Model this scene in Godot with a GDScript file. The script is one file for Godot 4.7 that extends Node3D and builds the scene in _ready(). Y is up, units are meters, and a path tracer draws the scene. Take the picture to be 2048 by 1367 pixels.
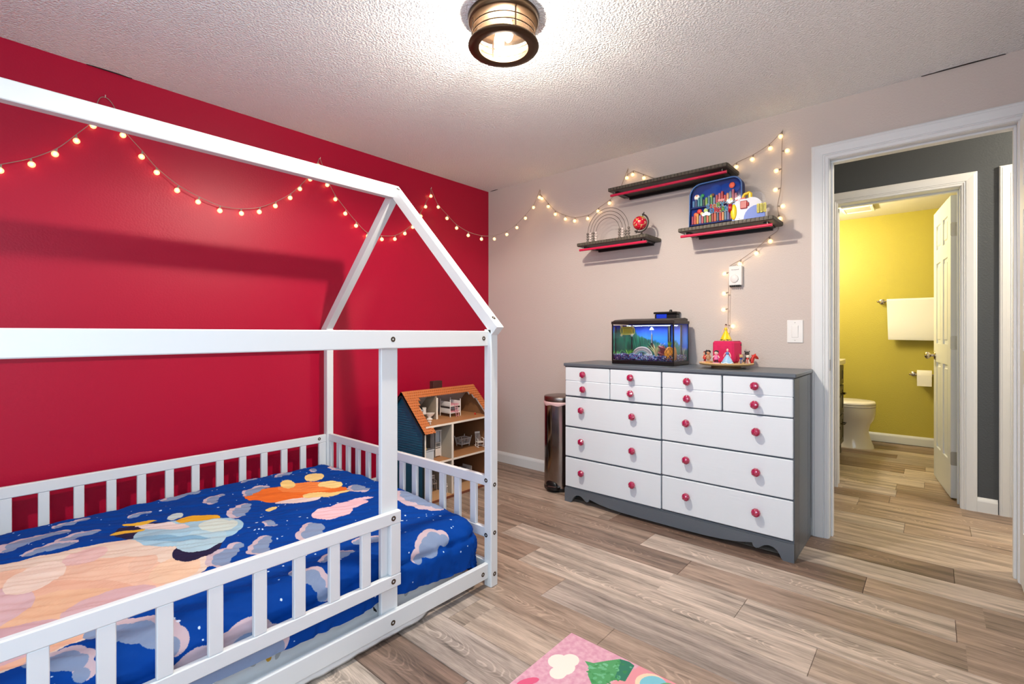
extends Node3D

# A mesh under construction: triangles with explicit normals; x places whatever is added next.
class Mb:
	var v := PackedVector3Array()
	var n := PackedVector3Array()
	var t := PackedVector2Array()
	var x := Transform3D.IDENTITY

	func at(p: Vector3, turn := Vector3.ZERO, grow := Vector3.ONE) -> Mb:
		x = Transform3D(Basis.from_euler(turn) * Basis.from_scale(grow), p)
		return self

	func tri(a: Vector3, b: Vector3, c: Vector3, na: Vector3, nb: Vector3, nc: Vector3, ta := Vector2.ZERO, tb := Vector2.ZERO, tc := Vector2.ZERO) -> void:
		var k := x.basis.inverse().transposed()
		var pa := x * a
		var pb := x * b
		var pc := x * c
		var ma := (k * na).normalized()
		var mb := (k * nb).normalized()
		var mc := (k * nc).normalized()
		if (pb - pa).cross(pc - pa).dot(ma + mb + mc) > 0.0:
			v.append_array([pa, pc, pb])
			n.append_array([ma, mc, mb])
			t.append_array([ta, tc, tb])
		else:
			v.append_array([pa, pb, pc])
			n.append_array([ma, mb, mc])
			t.append_array([ta, tb, tc])

	func flat(a: Vector3, b: Vector3, c: Vector3, nn: Vector3) -> void:
		tri(a, b, c, nn, nn, nn, uvp(a, nn), uvp(b, nn), uvp(c, nn))

	func uvp(p: Vector3, nn: Vector3) -> Vector2:
		var m := nn.abs()
		if m.y >= m.x and m.y >= m.z:
			return Vector2(p.x, p.z)
		if m.x >= m.z:
			return Vector2(p.z, p.y)
		return Vector2(p.x, p.y)

	func quad(a: Vector3, b: Vector3, c: Vector3, d: Vector3, nn: Vector3) -> void:
		flat(a, b, c, nn)
		flat(a, c, d, nn)

	func smooth4(p: Array, q: Array, uv := []) -> void:
		if uv.is_empty():
			tri(p[0], p[1], p[2], q[0], q[1], q[2])
			tri(p[0], p[2], p[3], q[0], q[2], q[3])
		else:
			tri(p[0], p[1], p[2], q[0], q[1], q[2], uv[0], uv[1], uv[2])
			tri(p[0], p[2], p[3], q[0], q[2], q[3], uv[0], uv[2], uv[3])

	# a box with chamfered edges
	func box(c: Vector3, s: Vector3, b := 0.0) -> Mb:
		var h := s * 0.5
		b = minf(b, minf(h.x, minf(h.y, h.z)) * 0.9)
		for a in 3:
			var p := (a + 1) % 3
			var q := (a + 2) % 3
			for g in [-1.0, 1.0]:
				var o := Vector3.ZERO
				o[a] = g
				var k := []
				for e in [[-1, -1], [1, -1], [1, 1], [-1, 1]]:
					var w := Vector3.ZERO
					w[a] = g * h[a]
					w[p] = e[0] * (h[p] - b)
					w[q] = e[1] * (h[q] - b)
					k.append(c + w)
				quad(k[0], k[1], k[2], k[3], o)
			if b > 0.0:
				for sp in [-1.0, 1.0]:
					for sq in [-1.0, 1.0]:
						var k := []
						for e in [[-1, 0], [1, 0], [1, 1], [-1, 1]]:
							var w := Vector3.ZERO
							w[a] = e[0] * (h[a] - b)
							w[p] = sp * (h[p] - (b if e[1] == 1 else 0.0))
							w[q] = sq * (h[q] - (b if e[1] == 0 else 0.0))
							k.append(c + w)
						var o := Vector3.ZERO
						o[p] = sp
						o[q] = sq
						quad(k[0], k[1], k[2], k[3], o.normalized())
		if b > 0.0:
			for i in [-1.0, 1.0]:
				for j in [-1.0, 1.0]:
					for l in [-1.0, 1.0]:
						var g := Vector3(i, j, l)
						flat(c + g * (h - Vector3(0, b, b)), c + g * (h - Vector3(b, 0, b)), c + g * (h - Vector3(b, b, 0)), g.normalized())
		return self

	# from corner to corner
	func bx(lo: Vector3, hi: Vector3, b := 0.0) -> Mb:
		return box((lo + hi) * 0.5, (hi - lo).abs(), b)

	# a profile of (radius, height) turned about y
	func lathe(p: Array, segs := 24, faceted := false) -> Mb:
		var m := p.size()
		var sn := []
		for i in m - 1:
			var d: Vector2 = p[i + 1] - p[i]
			sn.append(Vector2(d.y, -d.x).normalized())
		for i in m - 1:
			var na: Vector2 = sn[i]
			var nb: Vector2 = sn[i]
			if i > 0 and sn[i - 1].dot(sn[i]) > 0.6:
				na = (sn[i - 1] + sn[i]).normalized()
			if i < m - 2 and sn[i + 1].dot(sn[i]) > 0.6:
				nb = (sn[i + 1] + sn[i]).normalized()
			for k in segs:
				var f0 := TAU * k / segs
				var f1 := TAU * (k + 1) / segs
				var c0 := Vector3(cos(f0), 0, sin(f0))
				var c1 := Vector3(cos(f1), 0, sin(f1))
				var q := [c0 * p[i].x + Vector3.UP * p[i].y, c1 * p[i].x + Vector3.UP * p[i].y, c1 * p[i + 1].x + Vector3.UP * p[i + 1].y, c0 * p[i + 1].x + Vector3.UP * p[i + 1].y]
				var w := [c0 * na.x + Vector3.UP * na.y, c1 * na.x + Vector3.UP * na.y, c1 * nb.x + Vector3.UP * nb.y, c0 * nb.x + Vector3.UP * nb.y]
				if faceted:
					var g: Vector3 = (w[0] + w[1] + w[2] + w[3]).normalized()
					w = [g, g, g, g]
				var u := [Vector2(float(k) / segs, p[i].y), Vector2(float(k + 1) / segs, p[i].y), Vector2(float(k + 1) / segs, p[i + 1].y), Vector2(float(k) / segs, p[i + 1].y)]
				if p[i].x < 1e-5:
					tri(q[0], q[2], q[3], w[0], w[2], w[3], u[0], u[2], u[3])
				elif p[i + 1].x < 1e-5:
					tri(q[0], q[1], q[2], w[0], w[1], w[2], u[0], u[1], u[2])
				else:
					smooth4(q, w, u)
		return self

	func cyl(a: Vector3, b: Vector3, r: float, segs := 12) -> Mb:
		return tube([a, b], r, segs)

	func ball(c: Vector3, r: Vector3, segs := 16) -> Mb:
		var keep := x
		x = x * Transform3D(Basis.from_scale(r), c)
		var p := []
		for i in segs / 2 + 1:
			var f := -PI / 2 + PI * i / (segs / 2)
			p.append(Vector2(maxf(cos(f), 0.0) if i > 0 and i < segs / 2 else 0.0, sin(f)))
		lathe(p, segs)
		x = keep
		return self

	# a round bar along points; r is a number or an array of radii
	func tube(p: Array, r, segs := 8, closed := false) -> Mb:
		var m := p.size()
		var rings := []
		var dirs := []
		var up := Vector3.ZERO
		for i in m:
			var d: Vector3
			if closed:
				d = (p[(i + 1) % m] - p[(i + m - 1) % m]).normalized()
			else:
				d = (p[mini(i + 1, m - 1)] - p[maxi(i - 1, 0)]).normalized()
			if up == Vector3.ZERO:
				up = Vector3.UP if absf(d.y) < 0.9 else Vector3.RIGHT
			up = (up - d * up.dot(d)).normalized()
			var s := d.cross(up)
			var rr: float = r[i] if r is Array else r
			var ring := []
			for k in segs:
				var f := TAU * k / segs
				var o := up * cos(f) + s * sin(f)
				ring.append([p[i] + o * rr, o])
			rings.append(ring)
			dirs.append(d)
		for i in (m if closed else m - 1):
			var A: Array = rings[i]
			var B: Array = rings[(i + 1) % m]
			for k in segs:
				var l := (k + 1) % segs
				smooth4([A[k][0], A[l][0], B[l][0], B[k][0]], [A[k][1], A[l][1], B[l][1], B[k][1]])
		if not closed:
			for e in [0, m - 1]:
				var nn: Vector3 = -dirs[e] if e == 0 else dirs[e]
				for k in range(1, segs - 1):
					flat(rings[e][0][0], rings[e][k][0], rings[e][k + 1][0], nn)
		return self

	# an outline in the xy plane given depth from z = 0 to z = d
	func prism(poly: PackedVector2Array, d: float, soft := false) -> Mb:
		var big := PackedVector2Array()
		for q in poly:
			big.append(q * 1000.0)
		var ix := Geometry2D.triangulate_polygon(big)
		for k in range(0, ix.size(), 3):
			for f in [[0.0, Vector3.FORWARD], [d, Vector3.BACK]]:
				var z: float = f[0]
				flat(Vector3(poly[ix[k]].x, poly[ix[k]].y, z), Vector3(poly[ix[k + 1]].x, poly[ix[k + 1]].y, z), Vector3(poly[ix[k + 2]].x, poly[ix[k + 2]].y, z), f[1] * signf(d))
		var m := poly.size()
		var cw := Geometry2D.is_polygon_clockwise(poly)
		var nn := []
		for i in m:
			var e := (poly[(i + 1) % m] - poly[i]).normalized()
			nn.append(Vector3(-e.y, e.x, 0) if cw else Vector3(e.y, -e.x, 0))
		for i in m:
			var j := (i + 1) % m
			var a := Vector3(poly[i].x, poly[i].y, 0)
			var b := Vector3(poly[j].x, poly[j].y, 0)
			var na: Vector3 = nn[i]
			var nb: Vector3 = nn[i]
			if soft:
				var pa: Vector3 = nn[(i + m - 1) % m]
				var pb: Vector3 = nn[j]
				if pa.dot(na) > 0.6:
					na = (pa + nn[i]).normalized()
				if pb.dot(nb) > 0.6:
					nb = (pb + nn[i]).normalized()
			var o := Vector3(0, 0, d)
			smooth4([a, b, b + o, a + o], [na, nb, nb, na])
		return self

	# closed rings of equal length joined by a smooth skin
	func loft(rings: Array, caps := true, closed := true) -> Mb:
		var m := rings.size()
		var s: int = rings[0].size()
		var nn := []
		for i in m:
			var row := []
			for k in s:
				var a: Vector3 = rings[mini(i + 1, m - 1)][k] - rings[maxi(i - 1, 0)][k]
				var b: Vector3 = rings[i][(k + 1) % s] - rings[i][(k + s - 1) % s] if closed else rings[i][mini(k + 1, s - 1)] - rings[i][maxi(k - 1, 0)]
				row.append(b.cross(a).normalized())
			nn.append(row)
		var mid := Vector3.ZERO
		for q in rings[m / 2]:
			mid += q / s
		if closed and nn[m / 2][0].dot(rings[m / 2][0] - mid) < 0.0:
			for row in nn:
				for k in s:
					row[k] = -row[k]
		for i in m - 1:
			for k in (s if closed else s - 1):
				var l := (k + 1) % s
				smooth4([rings[i][k], rings[i][l], rings[i + 1][l], rings[i + 1][k]], [nn[i][k], nn[i][l], nn[i + 1][l], nn[i + 1][k]])
		if caps:
			for e in [0, m - 1]:
				var c := Vector3.ZERO
				for q in rings[e]:
					c += q / s
				var d: Vector3 = (rings[0][0] - rings[1][0]) if e == 0 else (rings[m - 1][0] - rings[m - 2][0])
				for k in s:
					var g: Vector3 = (rings[e][(k + 1) % s] - c).cross(rings[e][k] - c).normalized()
					if g.dot(d) < 0.0:
						g = -g
					flat(c, rings[e][k], rings[e][(k + 1) % s], g)
		return self

	func done() -> ArrayMesh:
		var a := []
		a.resize(Mesh.ARRAY_MAX)
		a[Mesh.ARRAY_VERTEX] = v
		a[Mesh.ARRAY_NORMAL] = n
		a[Mesh.ARRAY_TEX_UV] = t
		var m := ArrayMesh.new()
		m.add_surface_from_arrays(Mesh.PRIMITIVE_TRIANGLES, a)
		return m


var used := {}
var mats := {}
var rng := RandomNumberGenerator.new()


func numbered(called: String) -> String:
	used[called] = used.get(called, -1) + 1
	return called if used[called] == 0 else "%s_%03d" % [called, used[called]]


func tag(o: Node3D, label: String, category: String, group := "", kind := "") -> Node3D:
	o.set_meta("label", label)
	o.set_meta("category", category)
	if group:
		o.set_meta("group", group)
	if kind:
		o.set_meta("kind", kind)
	return o


func thing(called: String, label: String, category: String, at := Vector3.ZERO, turn := 0.0, group := "", kind := "") -> Node3D:
	var o := Node3D.new()
	o.name = numbered(called)
	add_child(o)
	o.position = at
	o.rotation.y = turn
	return tag(o, label, category, group, kind)


func put(called: String, m, mat: Material, parent: Node3D = null, at := Vector3.ZERO, turn := Vector3.ZERO) -> MeshInstance3D:
	var o := MeshInstance3D.new()
	o.mesh = m.done() if m is Mb else m
	o.material_override = mat
	if parent:
		o.name = called
		parent.add_child(o, true)
	else:
		o.name = numbered(called)
		add_child(o, true)
	o.position = at
	o.rotation = turn
	o.cast_shadow = GeometryInstance3D.SHADOW_CASTING_SETTING_ON
	return o


func struct(called: String, m, mat: Material, label: String, category: String) -> MeshInstance3D:
	var o := put(called, m, mat)
	tag(o, label, category, "", "structure")
	return o


func copy(o: Node3D, at: Vector3, label: String) -> Node3D:
	var c: Node3D = o.duplicate()
	c.name = numbered(String(o.name).trim_suffix("_001"))
	add_child(c)
	c.position = at
	c.set_meta("label", label)
	return c


func mat(c: Color, rough := 0.6, metal := 0.0, extra := {}) -> StandardMaterial3D:
	var key := "%s|%s|%s|%s" % [c.to_html(), rough, metal, str(extra)]
	if mats.has(key):
		return mats[key]
	var m := StandardMaterial3D.new()
	m.albedo_color = c
	m.roughness = rough
	m.metallic = metal
	for k in extra:
		m.set(k, extra[k])
	mats[key] = m
	return m


func pane(c: Color, a: float) -> StandardMaterial3D:
	return mat(Color(c, a), 0.03, 0.0, {"transparency": BaseMaterial3D.TRANSPARENCY_ALPHA, "metallic_specular": 0.22})


func glow(c: Color, k: float, base := Color(0.9, 0.9, 0.9)) -> StandardMaterial3D:
	return mat(base, 0.3, 0.0, {"emission_enabled": true, "emission": c, "emission_energy_multiplier": k})


func c8(r: int, g: int, b: int) -> Color:
	return Color8(r, g, b)


func noise(seed_: int, freq: float, type := FastNoiseLite.TYPE_SIMPLEX_SMOOTH, octaves := 3) -> FastNoiseLite:
	var f := FastNoiseLite.new()
	f.seed = seed_
	f.frequency = freq
	f.noise_type = type
	f.fractal_octaves = octaves
	return f


func noise_tex(f: FastNoiseLite, side := 512, as_normal := false, bump := 4.0, ramp: Gradient = null) -> NoiseTexture2D:
	var t := NoiseTexture2D.new()
	t.width = side
	t.height = side
	t.seamless = true
	t.as_normal_map = as_normal
	t.bump_strength = bump
	t.noise = f
	if ramp:
		t.color_ramp = ramp
	return t


func lamp(parent: Node3D, at: Vector3, c: Color, e: float, size: float) -> void:
	var l := OmniLight3D.new()
	l.name = "lamp_light"
	l.light_color = c
	l.light_energy = e
	l.light_size = size
	l.omni_range = 12.0
	l.omni_attenuation = 2.0
	l.shadow_enabled = true
	parent.add_child(l, true)
	l.position = at


# ---------------------------------------------------------------- textures

func paint_texture(f: Callable, w: int, h: int) -> ImageTexture:
	var im := Image.create(w, h, false, Image.FORMAT_RGB8)
	f.call(im)
	im.generate_mipmaps()
	return ImageTexture.create_from_image(im)


# straight and cathedral oak grain; brightness only, the plank's tint is its material's colour
func grain_texture(seed_: int, arch: float) -> ImageTexture:
	var w := 1024
	var h := 160
	var im := Image.create(w, h, false, Image.FORMAT_RGB8)
	var wide := noise(seed_, 0.011, FastNoiseLite.TYPE_SIMPLEX_SMOOTH, 2)
	var fine := noise(seed_ + 7, 0.16, FastNoiseLite.TYPE_SIMPLEX_SMOOTH, 3)
	var warp := noise(seed_ + 13, 0.006, FastNoiseLite.TYPE_SIMPLEX_SMOOTH, 2)
	var pore := noise(seed_ + 23, 0.35, FastNoiseLite.TYPE_SIMPLEX_SMOOTH, 2)
	for j in h:
		for i in w:
			var y := j + 5.0 * warp.get_noise_2d(i * 0.5, j * 0.5)
			var s := 0.84 + 0.20 * wide.get_noise_2d(i * 0.10, y * 1.5)
			s += 0.10 * fine.get_noise_2d(i * 0.030, y * 0.55)
			s += 0.10 * pore.get_noise_2d(i * 0.050, y * 1.3)
			s -= 0.15 * smoothstep(0.30, 0.62, wide.get_noise_2d(i * 0.28 + 900.0, y * 3.4))
			if arch > 0.0:
				var d := absf(y - 82.0) / 62.0
				var ring := sin((d * d * 1.5 + i * 0.0042 + 0.35 * warp.get_noise_2d(i, j * 2.0)) * 34.0)
				var here := clampf(1.0 - d, 0.0, 1.0) * smoothstep(0.1, 0.5, sin(i * PI / w) )
				s += arch * here * (0.16 * smoothstep(0.45, 1.0, ring) - 0.04)
			var k := clampf(s, 0.2, 1.0)
			im.set_pixel(i, j, Color(k, k * (0.985 + 0.015 * k), k * (0.955 + 0.045 * k)))
	im.generate_mipmaps()
	return ImageTexture.create_from_image(im)


func blob(im: Image, cx: float, cy: float, rx: float, ry: float, turn: float, c: Color, power := 2.0) -> void:
	var R := maxf(rx, ry) + 1.0
	var ct := cos(turn)
	var sn := sin(turn)
	for j in range(maxi(0, int(cy - R)), mini(im.get_height(), int(cy + R) + 1)):
		for i in range(maxi(0, int(cx - R)), mini(im.get_width(), int(cx + R) + 1)):
			var dx := i - cx
			var dy := j - cy
			var u := absf((dx * ct + dy * sn) / rx)
			var w := absf((-dx * sn + dy * ct) / ry)
			if pow(u, power) + pow(w, power) <= 1.0:
				im.set_pixel(i, j, c)


func poly_fill(im: Image, poly: PackedVector2Array, c: Color) -> void:
	var lo := poly[0]
	var hi := poly[0]
	for p in poly:
		lo = lo.min(p)
		hi = hi.max(p)
	for j in range(maxi(0, int(lo.y)), mini(im.get_height(), int(hi.y) + 1)):
		for i in range(maxi(0, int(lo.x)), mini(im.get_width(), int(hi.x) + 1)):
			if Geometry2D.is_point_in_polygon(Vector2(i, j), poly):
				im.set_pixel(i, j, c)


func _ready() -> void:
	rng.seed = 41
	var cam := Camera3D.new()
	cam.name = "camera"
	cam.keep_aspect = Camera3D.KEEP_HEIGHT
	cam.near = 0.05
	cam.far = 60.0
	cam.projection = Camera3D.PROJECTION_FRUSTUM
	cam.size = 0.05 * 1367.0 / 967.5
	cam.frustum_offset = Vector2(0.0, -0.05 * 16.5 / 967.5)
	add_child(cam)
	cam.position = Vector3(2.977, 1.105, 3.095)
	cam.rotation_degrees.y = 41.1
	cam.current = true

	var sky_look := ProceduralSkyMaterial.new()
	sky_look.sky_top_color = Color(0.42, 0.58, 0.86)
	sky_look.sky_horizon_color = Color(0.78, 0.84, 0.92)
	sky_look.ground_bottom_color = Color(0.30, 0.32, 0.28)
	sky_look.ground_horizon_color = Color(0.55, 0.58, 0.56)
	sky_look.sun_angle_max = 0.0
	var sky := Sky.new()
	sky.sky_material = sky_look
	var env := Environment.new()
	env.background_mode = Environment.BG_SKY
	env.sky = sky
	env.background_energy_multiplier = 1.0
	env.tonemap_mode = Environment.TONE_MAPPER_LINEAR
	env.tonemap_exposure = 1.0
	env.sdfgi_enabled = true
	env.ssao_enabled = true
	env.ssil_enabled = true
	var we := WorldEnvironment.new()
	we.name = "surroundings"
	we.environment = env
	add_child(we)

	# daylight through the bedroom's windows (wall_near behind the camera, wall_right beside it)
	daylight(Vector3(2.50, 1.42, 4.28), Vector3.ZERO, Vector2(1.9, 1.15), Color(0.84, 0.935, 1.0), 3.1)
	daylight(Vector3(3.60, 1.42, 3.5), Vector3(0, PI / 2, 0), Vector2(0.92, 1.15), Color(0.84, 0.935, 1.0), 2.5)
	lamp_warm = Color(1.0, 0.95, 0.88)
	lamp_power = 3.0
	string_power = 0.0012
	hall_power = 2.7
	bath_power = 1.45

	room()
	floor_planks()
	doors()
	ceiling_lamp()
	bed()
	bedding()
	dresser()
	shelves()
	shelf_toys()
	string_lights()
	aquarium()
	music_box_set()
	dollhouse()
	small_things()
	bathroom()


var lamp_warm: Color
var lamp_power: float
var string_power: float
var hall_power: float
var bath_power: float


func daylight(at: Vector3, turn: Vector3, size: Vector2, c: Color, e: float) -> void:
	var l := AreaLight3D.new()
	l.name = "window_daylight"
	l.area_size = size
	l.light_color = c
	l.light_energy = e
	l.area_range = 14.0
	l.area_attenuation = 2.0
	l.shadow_enabled = true
	add_child(l, true)
	l.position = at
	l.rotation = turn


# ---------------------------------------------------------------- room

const H := 2.36
var white_trim: StandardMaterial3D
var bed_white: StandardMaterial3D
var steel: StandardMaterial3D
var black: StandardMaterial3D


func wall_look(c: Color, rough: float, s: int, k := 0.35) -> StandardMaterial3D:
	var tex := noise_tex(noise(s, 0.06, FastNoiseLite.TYPE_SIMPLEX_SMOOTH, 3), 256, true, 3.0)
	return mat(c, rough, 0.0, {"normal_enabled": true, "normal_texture": tex, "normal_scale": k, "metallic_specular": 0.38, "uv1_triplanar": true, "uv1_world_triplanar": true, "uv1_scale": Vector3(5, 5, 5)})


func room() -> void:
	white_trim = mat(c8(224, 227, 229), 0.38)
	bed_white = mat(c8(221, 225, 227), 0.42)
	steel = mat(c8(190, 186, 180), 0.3, 1.0)
	black = mat(c8(14, 14, 15), 0.35)
	var red := wall_look(c8(174, 8, 50), 0.42, 3, 0.12)
	var grey := wall_look(c8(202, 191, 185), 0.62, 5, 0.3)
	var dark := wall_look(c8(75, 80, 85), 0.55, 6, 0.3)
	var yellow := wall_look(c8(188, 176, 78), 0.45, 7, 0.3)
	var pop := noise(11, 0.035, FastNoiseLite.TYPE_SIMPLEX_SMOOTH, 3)
	var pop_tex := noise_tex(pop, 512)
	var popcorn := mat(c8(242, 247, 248), 0.9, 0.0, {"heightmap_enabled": true, "heightmap_texture": pop_tex, "heightmap_scale": 0.62, "uv1_triplanar": true, "uv1_world_triplanar": true, "uv1_scale": Vector3(4.2, 4.2, 4.2)})
	var plain_ceiling := mat(c8(226, 222, 206), 0.8)

	struct("ceiling", Mb.new().bx(Vector3(-0.1, H, -0.12), Vector3(3.72, H + 0.1, 4.4)), popcorn, "white popcorn-textured bedroom ceiling round the bronze lamp", "ceiling")
	struct("wall_left", Mb.new().bx(Vector3(-0.1, 0, -0.12), Vector3(0, H, 4.4)), red, "crimson painted wall behind the white house bed", "wall")
	var wf := Mb.new()
	wf.bx(Vector3(0, 0, -0.12), Vector3(2.530, H, 0))
	wf.bx(Vector3(3.282, 0, -0.12), Vector3(3.72, H, 0))
	wf.bx(Vector3(2.530, 2.068, -0.12), Vector3(3.282, H, 0))
	struct("wall_far", wf, grey, "pale grey-pink wall with shelves and the open doorway", "wall")
	var wr := Mb.new()
	wr.bx(Vector3(3.62, 0, 0), Vector3(3.72, H, 3.0))
	wr.bx(Vector3(3.62, 0, 4.0), Vector3(3.72, H, 4.4))
	wr.bx(Vector3(3.62, 0, 3.0), Vector3(3.72, 0.8, 4.0))
	wr.bx(Vector3(3.62, 2.04, 3.0), Vector3(3.72, H, 4.0))
	struct("wall_right", wr, grey, "pale grey wall to the right of the camera", "wall")
	var wn := Mb.new()
	wn.bx(Vector3(0, 0, 4.3), Vector3(1.50, H, 4.4))
	wn.bx(Vector3(3.50, 0, 4.3), Vector3(3.62, H, 4.4))
	wn.bx(Vector3(1.50, 0, 4.3), Vector3(3.50, 0.8, 4.4))
	wn.bx(Vector3(1.50, 2.04, 4.3), Vector3(3.50, H, 4.4))
	struct("wall_near", wn, grey, "pale grey wall behind the camera with a window", "wall")
	window_unit("window_1", Vector3(2.50, 1.42, 4.35), 0.0, 2.0, 1.24, "wide white-framed bedroom window behind the camera")
	window_unit("window_2", Vector3(3.67, 1.42, 3.5), PI / 2, 1.0, 1.24, "white-framed bedroom window on the right wall")

	# the cracks where ceiling paint has come away from the walls
	var crack := mat(c8(40, 36, 34), 0.9)
	for k in [[Vector3(0.03, H - 0.004, 0.006), Vector3(0.115, H - 0.0005, 0.001), 1], [Vector3(0.004, H - 0.003, 2.53), Vector3(0.016, H - 0.0003, 2.70), 2], [Vector3(2.93, H - 0.003, 0.004), Vector3(3.22, H - 0.0003, 0.016), 3]]:
		var cm := Mb.new()
		var poly := PackedVector2Array()
		var along_x: bool = k[2] != 2
		var a: float = k[0].x if along_x else k[0].z
		var b: float = k[1].x if along_x else k[1].z
		for i in 15:
			poly.append(Vector2(lerpf(a, b, i / 14.0), 0.004 + 0.006 * sin(PI * i / 14.0) + 0.002 * rng.randf()))
		for i in range(14, -1, -1):
			poly.append(Vector2(lerpf(a, b, i / 14.0), 0.001 + 0.001 * rng.randf()))
		if along_x:
			cm.x = Transform3D(Basis(Vector3.RIGHT, Vector3.BACK, Vector3.DOWN), Vector3(0, H + 0.001, 0))
		else:
			cm.x = Transform3D(Basis(Vector3.BACK, Vector3.RIGHT, Vector3.UP), Vector3(0, H - 0.002, 0))
		cm.prism(poly, 0.003)
		struct("trim_%d" % (k[2] + 20), cm, crack, ["", "dark crack along the ceiling in the room's corner", "dark scuffed crack along the ceiling above the crimson wall", "dark peeling crack along the ceiling above the doorway"][k[2]], "crack")

	# hall and bathroom shells
	var hx0 := 1.2
	var hx1 := 4.7
	struct("ceiling_hall", Mb.new().bx(Vector3(hx0, 2.345, -1.205), Vector3(hx1, 2.45, -0.12)), mat(c8(206, 196, 180), 0.9), "beige hall ceiling seen through the bedroom doorway", "ceiling")
	var wh := Mb.new()
	wh.bx(Vector3(hx0, 0, -1.205), Vector3(2.418, 2.345, -1.085))
	wh.bx(Vector3(3.123, 0, -1.205), Vector3(3.325, 2.345, -1.085))
	wh.bx(Vector3(4.08, 0, -1.205), Vector3(hx1, 2.345, -1.085))
	wh.bx(Vector3(2.418, 2.060, -1.205), Vector3(3.123, 2.345, -1.085))
	wh.bx(Vector3(3.325, 2.075, -1.205), Vector3(4.08, 2.345, -1.085))
	struct("wall_hall", wh, dark, "dark slate-grey hall wall round the bathroom door", "wall")
	struct("wall_hall_left", Mb.new().bx(Vector3(hx0 - 0.1, 0, -1.205), Vector3(hx0, 2.345, -0.12)), dark, "dark grey end wall of the hall on the left", "wall")
	struct("wall_hall_right", Mb.new().bx(Vector3(hx1, 0, -1.205), Vector3(hx1 + 0.1, 2.345, -0.12)), dark, "dark grey end wall of the hall on the right", "wall")
	struct("wall_hall_near", Mb.new().bx(Vector3(3.72, 0, -0.12), Vector3(hx1, 2.345, -0.02)), dark, "dark grey hall wall beyond the bedroom", "wall")
	struct("ceiling_bathroom", Mb.new().bx(Vector3(1.75, 2.318, -3.24), Vector3(4.05, 2.42, -1.205)), plain_ceiling, "smooth cream bathroom ceiling with a square vent", "ceiling")
	struct("wall_bathroom_far", Mb.new().bx(Vector3(1.75, 0, -3.24), Vector3(4.05, 2.318, -3.142)), yellow, "mustard yellow bathroom wall with the towel bar", "wall")
	struct("wall_bathroom_left", Mb.new().bx(Vector3(1.75, 0, -3.142), Vector3(1.85, 2.318, -1.205)), yellow, "mustard yellow bathroom wall behind the vanity", "wall")
	struct("wall_bathroom_right", Mb.new().bx(Vector3(3.95, 0, -3.142), Vector3(4.05, 2.318, -1.205)), yellow, "mustard yellow bathroom wall behind the open door", "wall")
	var wb := Mb.new()
	wb.bx(Vector3(1.85, 0, -1.217), Vector3(2.36, 2.318, -1.206))
	wb.bx(Vector3(3.20, 0, -1.217), Vector3(3.95, 2.318, -1.206))
	wb.bx(Vector3(2.36, 2.14, -1.217), Vector3(3.20, 2.318, -1.206))
	struct("wall_bathroom_near", wb, yellow, "mustard yellow bathroom wall round its doorway", "wall")

	baseboard("baseboard_far", Vector3(0.016, 0, 0), Vector3(2.468, 0, 0), Vector3.BACK, "white baseboard along the grey wall behind the dresser")
	baseboard("baseboard_left", Vector3(0, 0, 4.3), Vector3(0, 0, 0.0), Vector3.RIGHT, "white baseboard along the crimson wall")
	baseboard("baseboard_hall", Vector3(3.180, 0, -1.085), Vector3(3.271, 0, -1.085), Vector3.BACK, "short white baseboard between the two hall doors")
	baseboard("baseboard_bathroom", Vector3(1.85, 0, -3.142), Vector3(3.95, 0, -3.142), Vector3.BACK, "white baseboard along the yellow bathroom wall")

	# the doorways' casings and jambs
	doorway("trim_1", 2.548, 3.262, 2.049, 0.0, -0.12, 0.079, "white moulded casing and jamb of the bedroom doorway")
	doorway("trim_2", 2.455, 3.105, 2.041, -1.085, -1.205, 0.075, "white moulded casing and jamb of the bathroom doorway", 0.020)
	doorway("trim_3", 3.342, 4.06, 2.058, -1.085, -1.205, 0.066, "white moulded casing of the closed hall door")


func window_unit(called: String, at: Vector3, turn: float, w: float, h: float, label: String) -> void:
	var o := thing(called, label, "window", at, turn, "", "structure")
	for s in [-1.0, 1.0]:
		put("frame_side", Mb.new().box(Vector3(s * (w / 2 - 0.02), 0, 0), Vector3(0.04, h, 0.1), 0.004), white_trim, o)
		put("frame_rail", Mb.new().box(Vector3(0, s * (h / 2 - 0.02), 0), Vector3(w - 0.08, 0.04, 0.1), 0.004), white_trim, o)
	put("glass_pane", Mb.new().box(Vector3(0, 0, 0.03), Vector3(w - 0.08, h - 0.08, 0.004)), pane(Color(0.95, 0.98, 1.0), 0.08), o)


func baseboard(called: String, a: Vector3, b: Vector3, out: Vector3, label: String) -> void:
	var m := Mb.new()
	var along := (b - a).normalized()
	m.x = Transform3D(Basis(out, Vector3.UP, along), a)
	m.prism(PackedVector2Array([Vector2(0, 0), Vector2(0.014, 0), Vector2(0.014, 0.066), Vector2(0.011, 0.076), Vector2(0.006, 0.084), Vector2(0.004, 0.089), Vector2(0, 0.089)]), a.distance_to(b))
	struct(called, m, white_trim, label, "baseboard")


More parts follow.
